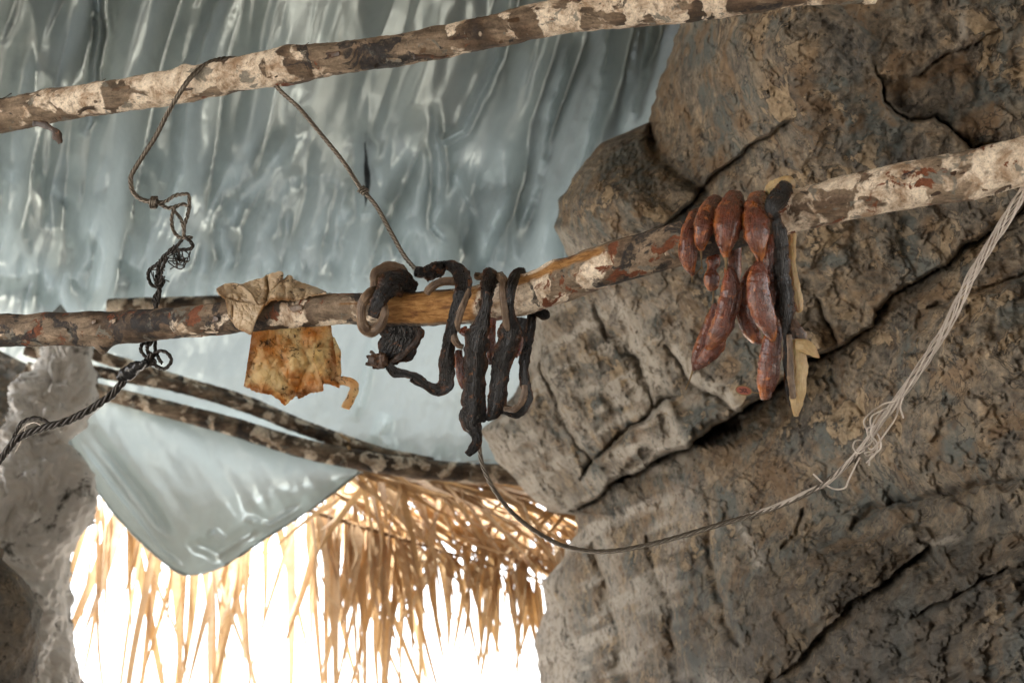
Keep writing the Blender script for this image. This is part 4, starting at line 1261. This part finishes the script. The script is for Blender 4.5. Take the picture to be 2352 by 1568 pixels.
sausage("long wrinkled flat sausage hanging lowest on the left with a twine tail", [(396, 596, -.030, 30), (420, 660, -.030, 92), (425, 760, -.032, 130), (395, 880, -.034, 138), (355, 990, -.034, 128), (300, 1070, -.032, 80), (270, 1110, -.030, 24)], 7, None,
        [[(328, 830, -.012, 40), (300, 930, -.012, 80), (262, 1040, -.012, 92), (225, 1140, -.014, 90), (195, 1220, -.014, 40), (184, 1245, -.014, 16)], [(370, 1030, -.018, 60), (325, 1090, -.018, 110), (262, 1165, -.018, 96), (205, 1225, -.016, 40)]])
strip("twine", [(186, 1235, -.014, 14), (165, 1300, -.014, 9), (148, 1340, -.014, 9), (138, 1362, -.014, 12)], O3, S3, MAT_STRING, bpy.data.objects[-1] if False else [o for o in COL.objects if o.name.startswith("sausage") and o.type == 'EMPTY'][-1], 1.0, n=8, m=40, seed=77, rough=.0005, streak=0)
sausage("fat curved sausage below the pole beside the dark rind, ending in a point", [(602, 560, -.044, 40), (592, 640, -.046, 120), (592, 740, -.048, 142), (615, 850, -.048, 146), (650, 945, -.046, 118), (678, 1020, -.042, 60), (688, 1064, -.040, 14)], 8)
sausage("dark glossy sausage tucked behind the fat curved one", [(560, 600, -.008, 40), (520, 710, -.012, 84), (500, 830, -.014, 90), (520, 940, -.014, 96), (570, 1030, -.014, 84), (612, 1072, -.014, 30)], 9)
sausage("narrow shadowed sausage squeezed between the fat curved one and the rind", [(660, 390, -.01, 50), (672, 500, -.016, 86), (680, 640, -.018, 92), (688, 780, -.018, 86), (705, 900, -.018, 80), (720, 990, -.018, 60)], 10)
sausage("short thick sausage tied off with a red knob end, hanging lowest of the bunch", [(690, 970, -.020, 90), (682, 1050, -.024, 116), (668, 1150, -.026, 128), (658, 1260, -.026, 136), (645, 1340, -.026, 118), (640, 1385, -.026, 72), (644, 1400, -.026, 74), (650, 1418, -.026, 60)], 11)
root = [o for o in COL.objects if o.name.startswith("sausage") and o.type == 'EMPTY'][-1]
# oval tag on its string
tg = thing("paper_tag", "small oval red tag on a short string at the tied sausage end", "tag", P(O3[0] + 503 * S3, O3[1] + 1370 * S3, DL(1707) - .026))
cx, cy, dd = O3[0] + 503 * S3, O3[1] + 1370 * S3, float(DL(1707)) - .030
th = np.linspace(0, 2 * np.pi, 48, endpoint=False)
ex = P(cx + 18.5 * np.cos(th), cy + 10.5 * np.sin(th) + 2.5 * np.cos(th), np.full(48, dd))
ex2 = ex + FWD * .0012
make("tag_disc", np.vstack([ex, ex2]), [tuple(range(48)), tuple(range(95, 47, -1))] + [(i, 48 + i, 48 + (i + 1) % 48, (i + 1) % 48) for i in range(48)], MAT_TAG, tg, shade=False)
rim = np.vstack([ex, ex[:2]])
loft("tag_rim", rim, .0007, .0007, MAT_STRING, tg, 8)
for l in ([(cx - 10, cy - 4), (cx - 4, cy - 1), (cx - 3, cy + 3), (cx - 9, cy + 4)], [(cx + 1, cy - 4), (cx + 6, cy - 2), (cx + 4, cy + 2), (cx + 10, cy + 5)], [(cx - 2, cy - 5), (cx + 2, cy + 5)]):
    a = np.array(l)
    loft("tag_mark", catmull(P(a[:, 0], a[:, 1], np.full(len(a), dd - .0004)), 30), .0005, .0003, MAT_TAGM, tg, 6)
loft("string", catmull(P([cx + 18, cx + 26, cx + 36, O3[0] + 610 * S3], [cy + 2.5, cy + 5, cy + 6, O3[1] + 1392 * S3], np.array([dd, dd, dd, dd])), 40), .0006, .0006, MAT_STRING, tg, 8)

# ------------------------------------------------------------------ rind strip with fat
root = thing("bacon_rind", "long dark rind folded over the pole, yellow fat showing at its lower end", "meat", P(1790, 480, DL(1790)))
strip("rind_fold", [(650, 130, .012, 60), (690, 110, .0, 110), (740, 90, -.006, 120), (790, 70, -.004, 70), (815, 100, .0, 30)], O3, S3, MAT_FAT, root, .6, seed=1, rough=.003)
strip("rind_wrap", [(790, 60, -.004, 40), (760, 110, -.026, 110), (700, 200, -.046, 120), (690, 260, -.050, 70), (712, 290, -.052, 50)], O3, S3, MAT_MEAT, root, .25, seed=2)
strip("rind_strip", [(712, 270, -.050, 40), (715, 330, -.052, 68), (738, 430, -.046, 90), (742, 560, -.034, 92), (745, 660, -.03, 96), (765, 760, -.03, 118), (768, 870, -.03, 112), (778, 960, -.03, 70), (775, 1060, -.03, 50), (775, 1180, -.03, 48), (785, 1320, -.03, 44), (800, 1440, -.03, 36), (822, 1490, -.03, 14)], O3, S3, MAT_MEAT, root, .20, m=260, seed=3, curl=.5, streak=.0022)
strip("rind_back", [(800, 360, .02, 46), (808, 460, .01, 46), (806, 570, -.004, 42), (818, 680, -.010, 56), (835, 770, -.012, 62), (850, 850, -.012, 50), (848, 880, -.012, 20)], O3, S3, MAT_FAT, root, .4, seed=4)
strip("rind_shoulder", [(800, 930, -.026, 50), (830, 985, -.026, 84), (850, 1040, -.024, 80), (830, 1090, -.022, 40)], O3, S3, MAT_MEATB, root, .5, seed=5)
strip("fat_strip", [(840, 1050, -.028, 80), (848, 1130, -.030, 100), (850, 1240, -.030, 102), (845, 1340, -.030, 100), (836, 1430, -.030, 84), (832, 1500, -.030, 52), (832, 1532, -.030, 26)], O3, S3, MAT_FAT, root, .45, seed=6, streak=.0008, edge=.2)
strip("fat_beak", [(830, 1090, -.032, 70), (880, 1090, -.034, 86), (925, 1115, -.034, 76), (955, 1145, -.034, 40), (977, 1164, -.034, 8)], O3, S3, MAT_FAT, root, .5, seed=7, streak=.0006, edge=.1)
strip("fat_edge", [(790, 1020, -.036, 30), (792, 1150, -.038, 36), (800, 1300, -.038, 38), (812, 1420, -.036, 30)], O3, S3, MAT_RIND, root, .5, seed=8)


# ------------------------------------------------------------------ pale hide
O4, S4 = (470.4, 583.3), .24


def sheet(name, top, bot, dep, mat, parent, na=150, nb=110, thick=.0011, seed=0, crumple=.004, sag=None, folds=(), rag=6):
    """a thin skin between an upper and a lower outline (zoomed units), wrinkled, with thickness"""
    tp = catmull([(*p, 0) for p in top], na)
    bt = catmull([(*p, 0) for p in bot], na)
    b = np.linspace(0, 1, nb)[None]
    a = np.linspace(0, 1, na)[:, None]
    Z = tp[:, None, :2] * (1 - b[..., None]) + bt[:, None, :2] * b[..., None]
    zx, zy = Z[..., 0], Z[..., 1] + rag * fbm(v3(a * 30 * np.ones_like(b), b * 2 * np.ones_like(a), seed), 3, seed) * (b ** 4 + (1 - b) ** 4 * .3) * 4
    x, y = O4[0] + zx * S4, O4[1] + zy * S4
    d = DL(x) + dep(a, b)
    d = d + crumple * fbm(v3(zx / 150, zy / 150, seed), 4, seed + 2, .5, True) * 1.4 + .0012 * fbm(v3(zx / 25, zy / 25, seed), 3, seed + 4)
    for line, am, wd in folds:
        dd_, s_, u_ = polydist(zx, zy, line)
        d = d + am * np.exp(-(dd_ / wd) ** 2) + am * .6 * (s_ > 0) * np.exp(-dd_ / (3 * wd))
    V = P(x, y, d)
    rim = np.clip(smooth(.82, 1, b) * np.ones_like(a) + smooth(.08, 0, a) * np.ones_like(b) + smooth(.92, 1, a) * np.ones_like(b), 0, 1)
    o = make(name, V, grid_faces(na, nb), mat, parent, {"rim": rim})
    md = o.modifiers.new("thickness", 'SOLIDIFY')
    md.thickness = thick
    md.offset = 0
    return o


root = thing("dried_hide", "pale crumpled hide slung over the pole, its lower half glowing amber", "hide", P(610, 720, DL(610)))
sheet("hanging_skin", [(470, 640), (600, 640), (800, 640), (1000, 640), (1200, 640)], [(375, 1268), (470, 1310), (560, 1335), (640, 1350), (710, 1392), (765, 1448), (820, 1400), (878, 1352), (905, 1388), (1000, 1335), (1080, 1318), (1132, 1306), (1136, 1240), (1290, 1275)],
      lambda a, b: .034 - .012 * np.sin(np.pi * b) + .010 * np.sin(7 * a + 2 * b) * b - .022 * b ** 5 * (.5 + np.sin(9 * a)), MAT_HIDE, root, seed=3, crumple=.016,
      folds=[([(830, 830), (930, 900), (1010, 1050), (950, 1150), (900, 1290)], .010, 26), ([(1060, 880), (1040, 1000), (1090, 1120), (1130, 1260)], -.010, 22), ([(640, 820), (700, 870), (830, 860)], .005, 16), ([(800, 1100), (800, 1290)], .005, 14), ([(560, 900), (620, 1100), (560, 1300)], -.006, 60)])
q = np.array([(1200, 860, .034, 60), (1250, 960, .032, 90), (1270, 1080, .030, 80), (1285, 1190, .030, 70)])
strip("skin_edge", [(1215, 800, .036, 40), (1235, 900, .034, 100), (1245, 1010, .034, 110), (1240, 1120, .032, 130), (1230, 1220, .032, 140)], O4, S4, MAT_HIDE, root, .06, seed=5, m=90)
strip("skin_curl", [(1240, 1225, .030, 90), (1310, 1210, .028, 80), (1390, 1225, .026, 84), (1425, 1280, .026, 84), (1405, 1370, .026, 80), (1360, 1440, .024, 80), (1345, 1478, .022, 70)], O4, S4, MAT_HIDE, root, .10, seed=6, m=110)
sheet("top_fold", [(110, 338), (200, 290), (290, 282), (360, 290), (470, 250), (560, 228), (600, 200), (735, 170), (748, 245), (810, 205), (880, 258), (1050, 318), (1160, 365)],
      [(115, 352), (180, 420), (300, 462), (400, 480), (520, 500), (580, 488), (640, 445), (740, 440), (900, 440), (1000, 405), (1080, 390), (1120, 382), (1165, 375)],
      lambda a, b: .012 - .040 * b + .006 * np.sin(9 * a), MAT_HIDET, root, seed=13, crumple=.010, thick=.0022,
      folds=[([(600, 220), (620, 330), (600, 440)], .010, 20), ([(740, 250), (680, 320), (620, 380)], .008, 18), ([(360, 300), (450, 380), (500, 480)], -.008, 40), ([(200, 420), (400, 460), (520, 500)], .006, 18)])
sheet("front_flap", [(190, 420), (300, 455), (420, 475), (520, 490), (575, 485)], [(235, 600), (310, 705), (380, 740), (442, 772), (452, 690)],
      lambda a, b: -.036 - .008 * np.sin(np.pi * b), MAT_HIDET, root, seed=23, crumple=.004, thick=.0022, folds=[([(270, 500), (275, 590)], .006, 14)], rag=4)
